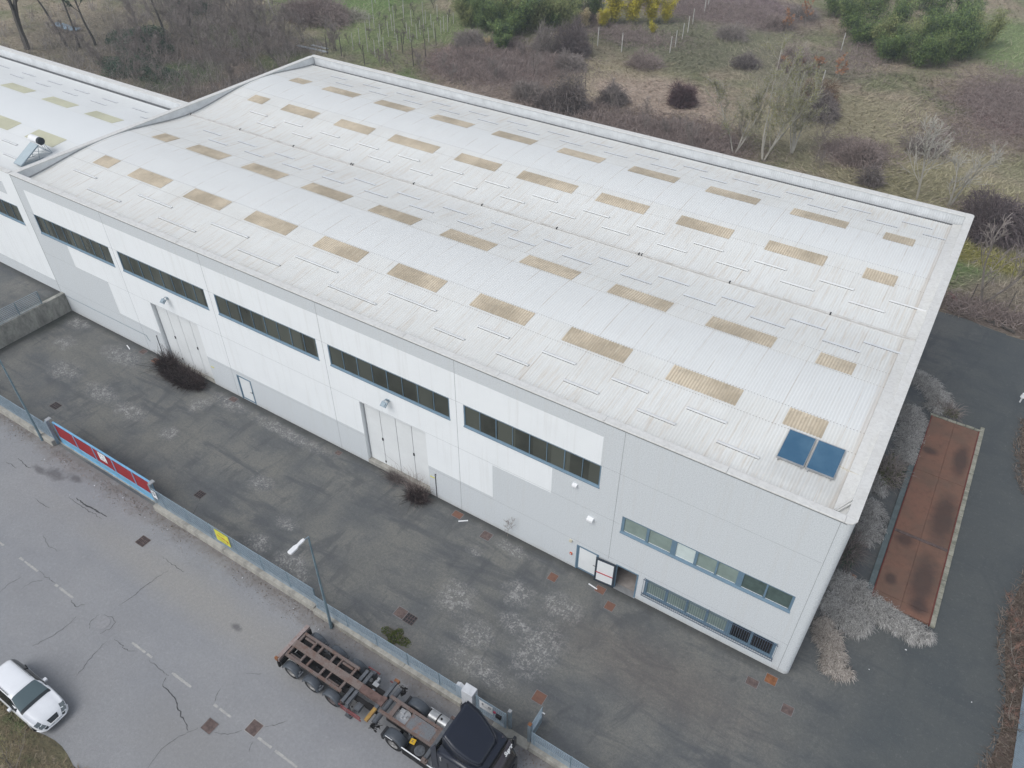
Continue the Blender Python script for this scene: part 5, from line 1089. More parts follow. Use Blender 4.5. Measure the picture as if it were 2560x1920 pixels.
# ---- left wood
protoA = [mktree('bare_tree', 'bare grey brown tree standing in the wood behind the left hall', 'tree', (0, 0, -200), WG, m_bark, m_twg, seed=s_, h=h_, r0=r_, n1=n_, spread=sp_, sub=8, twig=6, tl=.8, first=.28) for s_, h_, r_, n_, sp_ in ((1, 9, .13, 20, .55), (2, 7.5, .10, 18, .6), (3, 10.5, .15, 20, .5), (4, 6, .08, 18, .7))]
protoS = [mktree('bare_sapling', 'thin bare sapling in the brush behind the halls', 'sapling', (0, 0, -200), 'thin bare saplings in the brush behind the halls', m_bark, m_twg, seed=s_, h=h_, r0=.05, n1=14, spread=.7, sub=7, twig=5, tl=.6, first=.15, rise=1.3, fork=f_) for s_, h_, f_ in ((11, 5, 2), (12, 4.2, 3), (13, 6, 1), (14, 3.6, 4))]
used = set()
def plant(proto, x, y, sc=1., label=None, group=None):
    rz = random.random()*6.28
    if id(proto) not in used:
        used.add(id(proto)); proto.location = (x, y, -.05); proto.rotation_euler = (0, 0, rz); proto.scale = (sc, sc, sc)
        if label: proto['label'] = label
        if group: proto['group'] = group
        return proto
    return dup(proto, (x, y, -.05), rz, sc, label, group)
random.seed(21)
wood = [(-103, 50.5), (-114, 57.8), (-103, 56.4), (-88.6, 55), (-93, 45.7), (-86.2, 41.4), (-96.3, 54), (-91, 53.5), (-109.5, 50.6), (-101.6, 49.5), (-111, 60), (-99, 60), (-106, 62), (-95, 58), (-89, 49), (-98, 45), (-104, 44), (-85, 47), (-118, 55), (-107, 55.5), (-92, 50), (-100, 53)]
for i, (x, y) in enumerate(wood): plant(protoA[i % 4], x, y, random.uniform(.75, 1.05))
for i in range(46):
    x = random.uniform(-116, -80); y = random.uniform(34, 60)
    if x < -104 and 40 < y < 50: continue
    plant(protoS[i % 4], x, y, random.uniform(.8, 1.25))
mktree('large_tree', 'tall dark twin trunked tree at the far left behind the left hall', 'tree', (-120.6, 35.9, 0), None, m_barkd, m_twd, seed=31, h=15, r0=.42, n1=12, first=.45, sub=6, twig=4, tl=1, fork=2, lean=.02, curve=.06)
for i, (x, y, h_, l_) in enumerate(((-116.7, 39.5, 13, 'slender dark tree right of the tall twin trunked tree'), (-115.2, 40.4, 12, 'slender dark tree standing just left of the ivy covered trunk'), (-114, 42.2, 9, 'ivy covered tree trunk in the wood behind the left hall'), (-109.2, 50.6, 12, 'dark leaning tree with bare limbs above the ivy mound'), (-102.6, 49.9, 13, 'straight dark tree right of the leaning tree'))):
    mktree('dark_tree', l_, 'tree', (x, y, 0), 'dark trunked trees behind the left hall', m_barkd, m_twd, seed=40+i, h=h_, r0=.2, n1=9, first=.5, sub=5, twig=4, tl=.8, curve=.07, **({'leaf': m_ivy, 'leafn': 2500, 'leafs': .12} if i == 2 else {}))
mktree('birch_tree', 'pale trunked tree left of the big brush pile', 'tree', (-100.8, 64.8, 0), None, m_barkp, m_twg, seed=55, h=9, r0=.16, n1=8, first=.5, sub=4, twig=3)
bushm('ivy_mound', 'dark green ivy mound in the wood behind the left hall', 'shrub', (-107.8, 45.6, 0), None, m_twd, 900, 5.2, 3.6, 2.2, .02, leaf=m_ivy, leafn=12000, seed=1, leafs=.13)
bushm('ivy_mound', 'low dark ivy patch nearer the left hall parapet', 'shrub', (-100.5, 38.5, 0), None, m_twg, 900, 6, 3.4, 1.5, .02, leaf=m_ivy, leafn=9000, seed=2, leafs=.11)
bushm('ivy_bush', 'dark evergreen bush at the top edge above the wood', 'shrub', (-116.5, 61.5, 0), None, m_twd, 700, 3, 3, 3.4, .02, leaf=m_ivy, leafn=8000, seed=3, leafs=.13)
bushm('brush_pile', 'big heap of cut purple brown branches beside the vineyard', 'brush pile', (-96.5, 69.5, 0), None, m_twb, 5200, 6.2, 4.4, 2.3, .028, seed=4, L=1.1)
bushm('brush_pile', 'smaller heap of pale cut branches at the vineyard edge', 'brush pile', (-91.5, 72.5, 0), None, m_twp, 500, 2.2, 1.6, 1.0, .025, seed=5, L=.9)
for i, (x, y) in enumerate(((-88.2, 57.8), (-85.5, 57.9), (-86.5, 59.0))):
    mb = MB(); mb.box(x-1.5, x+1.5, y-.09, y+.09, .02, .16); mb.box(x-1.5, x+1.5, y+.2, y+.34, .02, .14); tag(mb.build('timber_stack', M('grey_planks', (.42, .45, .48), .7)), 'pale grey planks lying on the ground near the vineyard', 'planks', 'pale planks near the vineyard')
mb = MB(); mb.grid([[(-127.5+i*.55, 44.0+j*.5, .15+.25*RNG.random()) for j in range(4)] for i in range(11)]); tag(mb.build('tarpaulin', M('faded_blue_tarp', (.24, .34, .42), .6)), 'crumpled faded blue tarpaulin lying among the trees', 'tarpaulin')

# ---- undergrowth of the left wood, read as one mass
def scatter(n, x0, x1, y0, y1, ok=None):
    P = np.stack([x0+(x1-x0)*rnd(n), y0+(y1-y0)*rnd(n), np.zeros(n)], 1)
    if ok is not None: P = P[ok(P)]
    return P
def clump(P, amp=1.):
    return np.sin(P[:, 0]*.9+np.sin(P[:, 1]*.7)*2)*np.cos(P[:, 1]*1.1+P[:, 0]*.3)*amp
P = scatter(19000, -135, -58.6, 16.2, 62, lambda P: (clump(P*.55) > -.45) & (np.hypot(P[:, 0]+107, (P[:, 1]-46.5)*1.2) > 5) & (P[:, 1]-16 < (-58-P[:, 0])*1.6) & ((P[:, 0] > -112) | (clump(P) > .3)) & (P[:, 1] < 62-(P[:, 0]+112)*.05) & ((P[:, 0] < -84) | (P[:, 1] < 52)))
k = len(P); Hh = (1.1+.9*clump(P))*RNG.uniform(.5, 1.3, k); Hh = np.clip(Hh, .3, 2.6); T = P+np.stack([RNG.normal(size=k)*.5, RNG.normal(size=k)*.5, Hh], 1); r_ = RNG.uniform(.012, .026, k)
P2 = P+(T-P)*.5; T2 = P2+RNG.normal(size=(k, 3))*np.array([[.5, .5, .35]]); V1, F1 = sticks(P, T, r_, r_*.4); V2, F2 = sticks(P2, T2, r_*.6, r_*.3)
tag(fast('undergrowth', np.concatenate([V1, V2]), np.concatenate([F1, F2+len(V1)]), mk_twig('undergrowth_twigs', (.15, .132, .125), (.42, .385, .36))), 'tangle of bare grey brown brush under the trees behind the left hall', 'undergrowth', kind='stuff')

# ---- field grass, one mass
def infield(P): 
    x, y = P[:, 0], P[:, 1]
    a = ~((x > -58.3) & (x < .3) & (y < 30.8)) & ~((x < -57) & (y < 16.3)) & ~((y < 37.6) & (x > -.5) & (x < 9.3)); return a & (y-30 < (x+180)*1.2)
P = np.concatenate([scatter(60000, -150, 18, 30.5, 95, infield), scatter(26000, -120, 20, 70, 145, infield), scatter(14000, -40, 14, 37, 64, infield)])
k = len(P); far = np.clip((P[:, 1]-30)/90, 0, 1); L = RNG.uniform(.25, .75, k)*(1+far); fl = np.sin(P[:, 0]*.21+P[:, 1]*.13)*1.6+np.sin(P[:, 0]*.05)*2+RNG.normal(size=k)*.8
tip = P+np.stack([np.cos(fl)*L, np.sin(fl)*L, L*RNG.uniform(.08, .55, k)], 1); V, F = blades(P, tip, .018+.02*far+.02*rnd(k), .06)
tag(fast('meadow_grass', V, F, m_grass), 'rough dry and green grass covering the fields behind the hall', 'grass', kind='stuff')
# brambles: knee-high purple brown tangle
BR = [(-61, 65, 9, 6, 9000), (-56, 71, 6, 4, 3000), (-31, 57.5, 8, 5, 7000), (-44, 58, 7, 4, 2500), (-46, 108, 13, 8, 5000), (1, 90, 8, 11, 7000), (-12.5, 64.5, 3.5, 3.5, 1800), (-20, 100, 5, 12, 2200), (3, 56, 4, 4, 2000), (-64, 74, 5, 4, 1800), (-52, 88, 8, 4, 2600), (4, 39.2, 5, 1.3, 1300), (-4, 75, 6, 4, 1200)]
A0, A1, A2 = [], [], []
for x, y, a, b, n in BR:
    q = RNG.normal(size=(n, 2))*.55; p = np.stack([x+q[:, 0]*a, y+q[:, 1]*b, .35*rnd(n)*(1+clump(np.stack([x+q[:, 0]*a, y+q[:, 1]*b], 1)))], 1); d = RNG.normal(size=(n, 3)); d[:, 2] = np.abs(d[:, 2])*.7+.1; d /= np.linalg.norm(d, axis=1, keepdims=True); l = RNG.uniform(.3, .9, (n, 1)); A0.append(p); A1.append(p+d*l); A2.append(p+d*l+(d*np.array([[1, 1, -1.1]]))*l*.7)
A0, A1, A2 = map(np.concatenate, (A0, A1, A2)); ok = infield(A0); A0, A1, A2 = A0[ok], A1[ok], A2[ok]; A2[:, 2] = np.maximum(A2[:, 2], .02); n = len(A0); V1, F1 = sticks(A0, A1, np.full(n, .02), np.full(n, .015)); V2, F2 = sticks(A1, A2, np.full(n, .015), np.full(n, .008))
tag(fast('brambles', np.concatenate([V1, V2]), np.concatenate([F1, F2+len(V1)]), m_twb), 'purple brown bramble tangle spreading over the field', 'brambles', kind='stuff')

# ---- vineyard
VP = [(-81.88, 61.08), (-82.81, 63.55), (-83.77, 66.11), (-85.64, 69.15), (-85.89, 70.46), (-92.06, 77.37), (-81.08, 66.05), (-79.49, 63.97), (-81.53, 68.53), (-89.81, 78.87), (-82.84, 71.01), (-85.27, 74.4), (-80.23, 68.45), (-76.6, 64.57), (-87.34, 79.41), (-78.48, 69.14), (-77.18, 68.18), (-82.21, 74.9), (-77.29, 69.94), (-78.08, 71.75), (-84.28, 80.35), (-78.84, 73.66), (-80.91, 76.78), (-74.9, 69.68), (-78.91, 75.59), (-75.17, 71.34), (-80.17, 78.82), (-75.73, 73.79), (-76.09, 74.99), (-75.62, 75.3), (-76.8, 78.49), (-76.61, 61.58), (-79.44, 61.41), (-77.21, 60.36), (-94.82, 81.25), (-85.1, 76.6)]
def post(x, y, h, r, mt, label, grp):
    t = None; mb = MB(); a, b = random.uniform(-.06, .06), random.uniform(-.06, .06); mb.cyl((x, y, 0), (x+a, y+b, h), r, r*.85, 8); return tag(mb.build('vineyard_post', mt), label, 'post', grp)
m_vp = M('vineyard_post_white', (.58, .57, .53), .8)
for x, y in VP: post(x, y, random.uniform(1.9, 2.5), .05, m_vp, 'thin white concrete post among the rows of the vineyard', 'white vineyard posts')
for x, y in ((-81.35, 58.04), (-70.27, 60.11), (-70.92, 63.68), (-72.67, 68.48), (-76.22, 56.97), (-83.74, 57.72), (-74.87, 63.58)): post(x, y, 2.6, .06, m_barkd, 'dark wooden stake at the edge of the vineyard', 'dark stakes around the vineyard')
for x, y in ((-43.4, 84.4), (-43.9, 87.5), (-44.4, 91.2), (-45.1, 95), (-46.1, 99.3), (-46.8, 105.8), (-47.7, 109.7)): post(x, y, 2.3, .075, m_vp, 'white post in the slanting row across the rough field', 'row of white posts in the rough field')
for x, y, l_ in ((-53.5, 81.7, 'lone white post below the yellow bamboo'), (-49.4, 81.2, 'lone white post right of the one below the yellow bamboo'), (-21.3, 81.3, 'leaning white post beside the orange leaved bush'), (-23.2, 98.5, 'white post standing in front of the right bamboo grove')): post(x, y, 2.6, .08, m_vp, l_, None)
vp = mktree('grape_vine', 'gnarled dark grape vine between the white posts of the vineyard', 'vine', (0, 0, -200), 'old grape vines in the vineyard', m_barkd, m_twd, seed=71, h=1.5, r0=.06, n1=6, sub=3, twig=2, tl=.5, first=.4, curve=.4, spread=.9)
for x, y in ((-82.97, 65.72), (-85.61, 72.65), (-75.32, 61.61), (-77.6, 67.0), (-75.69, 66.48), (-79.64, 60.42), (-79.14, 67.79), (-80.16, 73.76), (-84.43, 83.56), (-78.22, 79.08), (-84.81, 78.92), (-83.13, 68.89), (-76.43, 70.51), (-78.47, 76.88), (-82.33, 73.32), (-86.61, 76.65), (-88, 74), (-84, 62.5), (-80.5, 71.5)): plant(vp, x, y, random.uniform(.8, 1.3))

# ---- bamboo groves
BG = [plume('bamboo', 'green bamboo clump', (0, 0, -200), None, lf, n_, h_, s_, w_) for lf, n_, h_, s_, w_ in ((m_lgreen, 3600, 6.5, 1, 2.5), (m_lgreen, 3200, 5.2, 2, 2.3), (m_lmix, 2600, 5.5, 3, 2.1), (m_lgreen, 1800, 3.5, 4, 1.5))]
g1 = 'green bamboo in the middle grove behind the hall'; g2 = 'green bamboo in the right hand grove behind the hall'
random.seed(5)
for i, (x, y) in enumerate([(-76, 81), (-73, 80.5), (-70.5, 80), (-68.5, 79), (-66.5, 81), (-64.8, 82.5), (-78, 84), (-75, 84.5), (-72, 84), (-69, 84), (-67, 86), (-64, 87), (-80, 88), (-76, 89), (-72, 89), (-68, 90), (-63, 91), (-61, 86), (-79, 94), (-73, 95), (-66, 96), (-60, 93), (-66.5, 77.5), (-74.5, 79), (-71.5, 78.3), (-63, 85), (-68, 80.5)]):
    plant(BG[i % 3], x, y, random.uniform(.8, 1.15), 'green bamboo clump in the middle grove behind the hall', g1)
plant(BG[3], -65.6, 74.6, 1.1, 'small green bamboo spur at the front of the middle grove'); plant(BG[3], -64.0, 72.2, .8, 'lowest green bamboo tuft in front of the middle grove')
for i, (x, y) in enumerate([(-29, 116), (-26, 112), (-24, 107), (-20.5, 104), (-18, 101), (-15.5, 98.5), (-13, 98), (-11, 101), (-10, 105), (-9, 110), (-27, 121), (-23, 117), (-19, 112), (-15, 107), (-13, 112), (-10, 117), (-20, 120), (-15, 121), (-11, 124), (-25, 127), (-18, 128), (-22, 103), (-16.5, 101.5), (-12, 104), (-8.5, 104.5), (-7.5, 107.5), (-10.5, 99), (-17, 97.8), (-6.5, 112)]):
    plant(BG[(i+1) % 3], x, y, random.uniform(.75, 1.1), 'green bamboo clump in the right hand grove behind the hall', g2)
yb = plume('yellow_bamboo', 'bright yellow bamboo clump', (0, 0, -200), 'bright yellow bamboo beside the middle grove', m_lyel, 2400, 5.5, 9, 1.5)
for x, y, s_, w_ in ((-56.5, 92.5, 1.1, 'leftmost tall'), (-54.0, 94, 1.1, 'middle tall'), (-51.8, 96, 1.0, 'right hand tall'), (-57, 90, .6, 'lowest short'), (-49.8, 97.5, .8, 'rightmost short')): plant(yb, x, y, s_, w_+' bright yellow bamboo clump at the top edge beside the green grove')
plant(yb, -49.4, 91.6, .35, 'tiny isolated yellow bamboo tuft below the yellow clump')
sb = plume('dry_bamboo', 'straw coloured dry bamboo plume', (0, 0, -200), 'straw coloured dry plumes by the bamboo', m_lstraw, 1100, 3.4, 12, .9)
for x, y, s_ in ((-59.2, 88.2, 1), (-65.5, 88.2, 1.1), (-64.2, 73.0, .5), (-66.6, 72.7, .5), (-57.5, 90.4, .8), (-70.3, 88, 1.2)): plant(sb, x, y, s_, 'straw coloured dry plume among the bamboo of the middle grove')

# ---- bushes of the rough field
bushm('bush', 'tall conical bush of bare grey twigs right behind the middle of the far parapet', 'shrub', (-44.6, 57.8, 0), None, m_twd, 3600, 1.9, 1.7, 4.2, .022, seed=10, arch=.9)
bushm('bush', 'broad bare bush left of the tall conical one behind the parapet', 'shrub', (-46.8, 57.3, 0), None, m_twd, 2400, 2.2, 1.8, 2.4, .022, seed=11, arch=.9)
bushm('bush', 'low rounded grey bush between the parapet and the bramble patch', 'shrub', (-51.3, 58.8, 0), None, m_twg, 2000, 2.0, 1.6, 1.9, .02, seed=12, arch=.9)
bushm('bush', 'purple brown bush right of the conical bush in the dry grass', 'shrub', (-41.5, 62.8, 0), None, m_twd, 2200, 1.5, 1.5, 2.2, .02, seed=13, arch=.9)
bushm('bush', 'dense dark purple round bush standing alone in the tan grass', 'shrub', (-34.3, 67.3, 0), None, mk_twig('twigs_purple', (.085, .055, .062), (.17, .12, .12)), 3200, 1.5, 1.5, 2.3, .018, seed=14, arch=.2)
bushm('bush', 'small dark bush on the slope above the tan grass', 'shrub', (-32.4, 84.9, 0), None, m_twd, 1400, 1.7, 1.5, 1.5, .02, seed=15)
bushm('bush', 'dark reddish bush left of the orange leaved saplings', 'shrub', (-26.6, 86.8, 0), None, m_twb, 2600, 2.0, 1.8, 3.2, .022, seed=16)
bushm('bush', 'dark bush tangle beside the leaning white post', 'shrub', (-19.3, 72.6, 0), None, m_twd, 3200, 2.4, 2.2, 2.6, .022, seed=17)
bushm('bush', 'rusty brown shrub above the dark tangle by the leaning post', 'shrub', (-20.6, 76.8, 0), None, mk_twig('twigs_russet', (.13, .085, .06), (.22, .155, .11)), 2400, 2.4, 1.8, 2.8, .02, seed=18)
bushm('bush', 'dark hollow bush in the olive grass left of the bare pale tree', 'shrub', (-11.6, 62.3, 0), None, m_twb, 2400, 1.8, 1.5, 2.0, .02, seed=19)
bushm('bush', 'large grey bush tangle near the far right corner of the hall', 'shrub', (2.2, 52.8, 0), None, mk_twig('twigs_grey_purple', (.085, .07, .075), (.2, .165, .165)), 6500, 3.3, 2.3, 3.8, .022, seed=20, arch=.8)
bushm('bush', 'small bare shrub between the far parapet and the pale tree', 'shrub', (-9.6, 57.6, 0), None, m_twd, 900, 1.1, 1, 1.7, .018, seed=21)
bushm('bush', 'grey bush with a dark hollow at the edge of the bramble patch', 'shrub', (-52.1, 70.8, 0), None, m_twg, 1800, 1.9, 1.6, 2.0, .02, seed=22)
bushm('bush', 'tall leafless grey shrub below the dry bamboo plumes', 'shrub', (-54.8, 76.6, 0), None, mk_twig('twigs_mauve', (.12, .10, .10), (.22, .185, .18)), 4200, 2.6, 2.3, 4.2, .02, seed=23, arch=-.2)
bushm('bush', 'pale fan shaped shrub left of the tall leafless grey shrub', 'shrub', (-58.6, 75.2, 0), None, m_twg, 1600, 1.8, 1.6, 3.4, .018, seed=24, arch=-.4)
bushm('bush', 'mound of pale bramble at the left of the bramble patch', 'shrub', (-69.2, 72.3, 0), None, m_twg, 2000, 2.6, 1.8, 1.7, .02, seed=25)
for x, y, s_, l_ in ((-34.6, 105, 26, 'bare brown shrub on the upper slope right of the post row'), (-33, 112, 27, 'bare mauve shrub at the top edge right of the post row'), (-44.2, 77.5, 28, 'low russet scrub below the row of white posts'), (-38.5, 96, 29, 'grey scrub beside the row of white posts'), (-60.5, 92.5, 30, 'dark scrub between green and yellow bamboo'), (-6.4, 69, 31, 'low mauve scrub in the straw coloured field')):
    bushm('scrub', l_, 'shrub', (x, y, 0), None, m_twg if s_ % 2 else m_twb, 1500, 2.4, 2.2, 1.7, .02, seed=s_)
for x, y, h_, s_, l_ in ((-33, 104, 3.2, 60, 'sapling with dry orange leaves at the top left of the right grove'), (-31, 107.5, 3.8, 61, 'sapling with dry orange leaves nearest the top edge'), (-26.3, 86.2, 2.6, 62, 'little sapling with pale orange leaves in front of the reddish bush'), (-20.6, 85.5, 3.6, 63, 'leaning sapling with orange leaves above the white post'), (-24.2, 88, 2.6, 64, 'thin sapling with orange leaves between two bushes')):
    mktree('orange_sapling', l_, 'sapling', (x, y, 0), 'saplings with dry orange leaves', m_bark, m_twg, leaf=m_lorg, leafn=420, leafs=.13, seed=s_, h=h_, r0=.04, n1=12, sub=5, twig=4, tl=.4, fork=2)
# pale trees behind the parapet
for x, y, h_, s_, f_, l_, lf, n_, mt in ((-20.6, 57.2, 11.5, 81, 5, 'tall many stemmed pale tree with budding yellow green leaves behind the parapet', m_lbud, 5200, m_barkp), (-23.9, 57.4, 8.5, 82, 3, 'slim white stemmed birch left of the many stemmed pale tree', m_lbud, 3200, m_barkp), (-18.5, 60.5, 8.5, 83, 4, 'budding willow growing right of the many stemmed pale tree', m_lbud, 3000, m_barkp),
        (-4.9, 56.8, 8, 84, 1, 'bare pale tree with upswept white branches behind the right parapet', None, 0, m_barkp), (-2.0, 56.9, 6.5, 85, 2, 'smaller bare pale tree beside the upswept one', None, 0, m_barkp), (3.3, 40.6, 7, 86, 2, 'thin leafless tree at the edge of the dark paving behind the hall', None, 0, m_bark)):
    kw = {'leaf': lf, 'leafn': n_, 'leafs': .075} if lf else {}
    mktree('pale_tree', l_, 'tree', (x, y, 0), None, mt, m_twp if lf else m_barkp if mt is m_barkp else m_twg, seed=s_, h=h_, r0=.10 if lf else .13, n1=30 if lf else 17, sub=11 if lf else 6, twig=7 if lf else 3, tl=.75, first=.18, fork=f_, rise=1.3, spread=.62 if lf else .7, curve=.07, minr=.010 if lf else .022, **kw)
for i, (x, y) in enumerate(((-27.3, 55), (-31.9, 57), (-34.2, 56.3), (-62.8, 58.3), (-66, 60), (-58, 62), (-40, 59.5), (-15, 58.5), (-67, 66), (-60.3, 71.8), (-53.7, 64.5), (-74, 58), (-71, 57.2), (-69, 60), (-16, 61), (-25, 62))): plant(protoS[i % 4], x, y, random.uniform(.5, .8), 'small bare sapling scattered over the rough field', 'small bare saplings in the rough field')
for i, (x, y) in enumerate(((-53, 79), (-47, 66), (-56, 68), (2.4, 39.9), (5.1, 40.4))):
    post(x, y, 1.9, .035, m_barkd, 'thin dark stake in the rough ground behind the paving' if x > 0 else 'thin dark stake standing in the rough field', 'thin dark stakes right' if x > 0 else 'thin dark stakes in the field')

# ---- dry weeds along the hall front
def tuft(name, label, cat, loc, n, rx, ry, h, tw, seed, w=.012, out=.38):
    g_ = np.random.default_rng(seed); t = thing(name, label, cat, (0, 0, 0)); a = g_.random(n)*6.28; q = np.sqrt(g_.random(n)); P = np.stack([np.cos(a)*q*rx, np.sin(a)*q*ry, np.zeros(n)], 1)
    P[:, 1] = np.minimum(P[:, 1], -loc[1]-.05); d = np.stack([np.cos(a)*out*q, np.sin(a)*out*q-.15, g_.uniform(.5, 1.1, n)], 1)+g_.normal(size=(n, 3))*.30; L = h*g_.uniform(.45, 1.1, (n, 1)); M_ = P+d*L*.6; E_ = M_+(d*np.array([[1.1, 1.1, .45]])+g_.normal(size=(n, 3))*.35)*L*.5
    for A_ in (M_, E_): A_[:, 1] = np.minimum(A_[:, 1], -loc[1]-.03); A_[:, 2] = np.maximum(A_[:, 2], .02)
    V1, F1 = sticks(P, M_, np.full(n, w), np.full(n, w*.8)); V2, F2 = sticks(M_, E_, np.full(n, w*.8), np.full(n, w*.4)); fast('stems', np.concatenate([V1, V2]), np.concatenate([F1, F2+len(V1)]), tw, t); t.location = loc; return t
tuft('dry_bush', 'large dark dry bush in front of the far portal', 'shrub', (-43.2, -.85, 0), 3600, 1.95, .62, .75, m_twk, 1, .013)
tuft('dry_bush', 'upright dark dry bush at the left jamb of the far portal', 'shrub', (-45.2, -.55, 0), 900, .5, .35, 1.2, m_twk, 2, .013, .3)
tuft('dry_bush', 'round dark dry bush at the right end of the near portal', 'shrub', (-22.35, -.75, 0), 900, .5, .34, .7, m_twk, 3, .012)
tuft('dry_weed', 'thin dry weed standing in the middle of the near portal sill', 'weed', (-24.45, -.28, .05), 320, .45, .2, .85, m_twd, 4, .008)
tuft('dry_weed', 'tall sparse weed with seed heads at the near portal', 'weed', (-22.9, -.35, .05), 130, .5, .25, 1.7, m_twb, 5, .008, .25)
mktree('wall_sapling', 'thin bare sapling growing at the foot of the grey wall', 'sapling', (-16.28, -.2, 0), None, m_bark, m_twg, seed=91, h=1.9, r0=.018, n1=9, sub=3, twig=2, tl=.2, minr=.007)
bushm('moss_patch', 'mossy green clump in the yard below the sunken grate', 'moss', (-17.6, -8.75, 0), None, m_twd, 160, .75, .42, .12, .008, leaf=m_moss, leafn=1500, seed=33, leafs=.05, L=.15)
# ---- pale dead grass beside the hall: lodged, combed mats
m_dead = mk_twig('dead_grass_grey', (.15, .147, .142), (.60, .59, .57)); m_deadw = mk_twig('dead_grass_warm', (.17, .15, .135), (.60, .55, .50))
def mat_(label, pts, n, L=.9, w=.012, mt=None, seed=0, spread=.55, dirv=None, zt=.20):
    """pts: spine (x,y,halfwidth); blades comb outward from the spine"""
    n = int(n*2.1); w = .009; g_ = np.random.default_rng(seed+300); t = thing('dead_grass', label, 'grass clump', (pts[0][0], pts[0][1], 0), 'pale dead grass beside the hall'); pts = np.array(pts, float); k = len(pts)-1
    s_ = g_.random(n)*k; i = np.minimum(s_.astype(int), k-1); f_ = (s_-i)[:, None]; C = pts[i]*(1-f_)+pts[i+1]*f_; d = pts[i+1, :2]-pts[i, :2]; d /= np.linalg.norm(d, axis=1, keepdims=True); nrm = np.stack([d[:, 1], -d[:, 0]], 1)
    gap = np.sin(s_*9+seed)*np.sin(s_*4.3); q = g_.normal(size=n)*(.42+.16*gap); q = np.clip(q, -1, 1); P = np.stack([C[:, 0]+nrm[:, 0]*q*C[:, 2], C[:, 1]+nrm[:, 1]*q*C[:, 2], .04+zt*g_.random(n)*(1-np.abs(q))], 1)
    fld = np.sin(P[:, 0]*4.3+np.sin(P[:, 1]*3.1+seed)*1.7)*np.sin(P[:, 1]*3.7+np.sin(P[:, 0]*2.9)*1.9)+.35*np.sin(P[:, 0]*11+P[:, 1]*7); keep = (fld > -.25)|(g_.random(n) < .22)
    P, C, d, nrm, s_, q = P[keep], C[keep], d[keep], nrm[keep], s_[keep], q[keep]; fld = fld[keep]; n = len(P)
    wv = fld*1.2+np.sin(s_*4.1+seed)*1.3+np.sin(s_*9.3+q*4)*.9; base = d*(wv[:, None]*.6+.25)+nrm*np.sign(q)[:, None]*np.abs(q)[:, None]*1.2+g_.normal(size=(n, 2))*.75
    if dirv is not None: base = base+np.array([dirv])*1.1
    base /= np.linalg.norm(base, axis=1, keepdims=True); LL = .5*L*g_.uniform(.35, 1.1, n)[:, None]; M_ = P.copy(); M_[:, :2] += base*LL*.5; M_[:, 2] += .10*g_.random(n)+.03; E_ = M_.copy(); E_[:, :2] += (base+g_.normal(size=(n, 2))*.15)*LL*.5; E_[:, 2] = np.maximum(.015, M_[:, 2]-.12-.1*g_.random(n))
    for A_ in (P, M_, E_): A_[:, 0] = np.where(A_[:, 1] < 30, np.maximum(A_[:, 0], .03), A_[:, 0])
    ww = np.full(n, w); V1, F1 = sticks(P, M_, ww*.8, ww); V2, F2 = sticks(M_, E_, ww, ww*.35); o = org(t); fast('blades', np.concatenate([V1, V2]), np.concatenate([F1, F2+len(V1)]), mt or m_dead, t)
mat_('pale dead grass fan farthest back beside the hall, above the weighbridge corner', [(.4, 28.2, .5), (1.2, 27.6, .8), (2.2, 26.6, .8), (2.9, 25.6, .6), (2.3, 24.5, .5)], 5200, .95, seed=1)
mat_('large pale dead grass mat between the hall and the upper weighbridge', [(.9, 24.2, .7), (1.3, 22.8, .95), (1.6, 21.3, .9), (1.6, 19.8, .7), (1.9, 18.4, .4)], 8200, .8, seed=2)
mat_('speckled pale grass clump beside the middle of the weighbridge', [(.7, 13.9, .6), (1.0, 12.8, .8), (1.3, 11.6, .7), (1.0, 10.4, .5)], 3800, .7, seed=3)
mat_('small pale grass clump close under the parapet corner', [(.5, 16.2, .4), (.9, 15.4, .5), (.9, 14.6, .4)], 1700, .6, seed=4)
mat_('long pale grass swath curling from the hall to the weighbridge foot', [(.4, 7.1, .5), (1.2, 6.9, .8), (2.3, 6.6, .8), (3.3, 6.2, .7), (4.4, 5.9, .6), (5.4, 6.0, .35)], 9000, 1.0, seed=5, dirv=(.5, -.5))
mat_('tangled pale grass heap against the hall side wall', [(.3, 5.6, .5), (1.0, 5.2, .9), (1.9, 5.0, .9), (2.6, 4.7, .6)], 5600, .95, seed=6, dirv=(.3, -.6))
mat_('pale grass tail reaching into the yard past the corner', [(.5, 4.2, .4), (1.0, 3.3, .6), (1.5, 2.5, .5), (2.0, 1.9, .35)], 3600, .9, seed=7, dirv=(.3, -.6), mt=m_deadw)
mat_('last tuft of pale grass pointing at the orange cover', [(1.3, 1.9, .3), (1.8, 1.4, .4), (2.6, 1.7, .25)], 1300, .8, seed=8, dirv=(.5, -.4), mt=m_deadw)
bushm('weed_clump', 'dark green and brown weeds between the hall and the blue grey kerb', 'weed', (1.1, 16.9, 0), None, m_twg, 500, .8, 1.5, .35, .012, leaf=m_moss, leafn=1500, seed=40, leafs=.05)
bushm('weed_clump', 'brown weeds along the hall wall under the parapet corner', 'weed', (.65, 9.3, 0), None, m_twd, 420, .45, 1.4, .3, .012, leaf=m_ivy, leafn=900, seed=41, leafs=.05)
bushm('weed_clump', 'mossy weeds at the far corner of the weighbridge', 'weed', (3.3, 25.0, 0), None, m_twg, 250, .7, .5, .2, .01, leaf=m_moss, leafn=900, seed=42, leafs=.05)
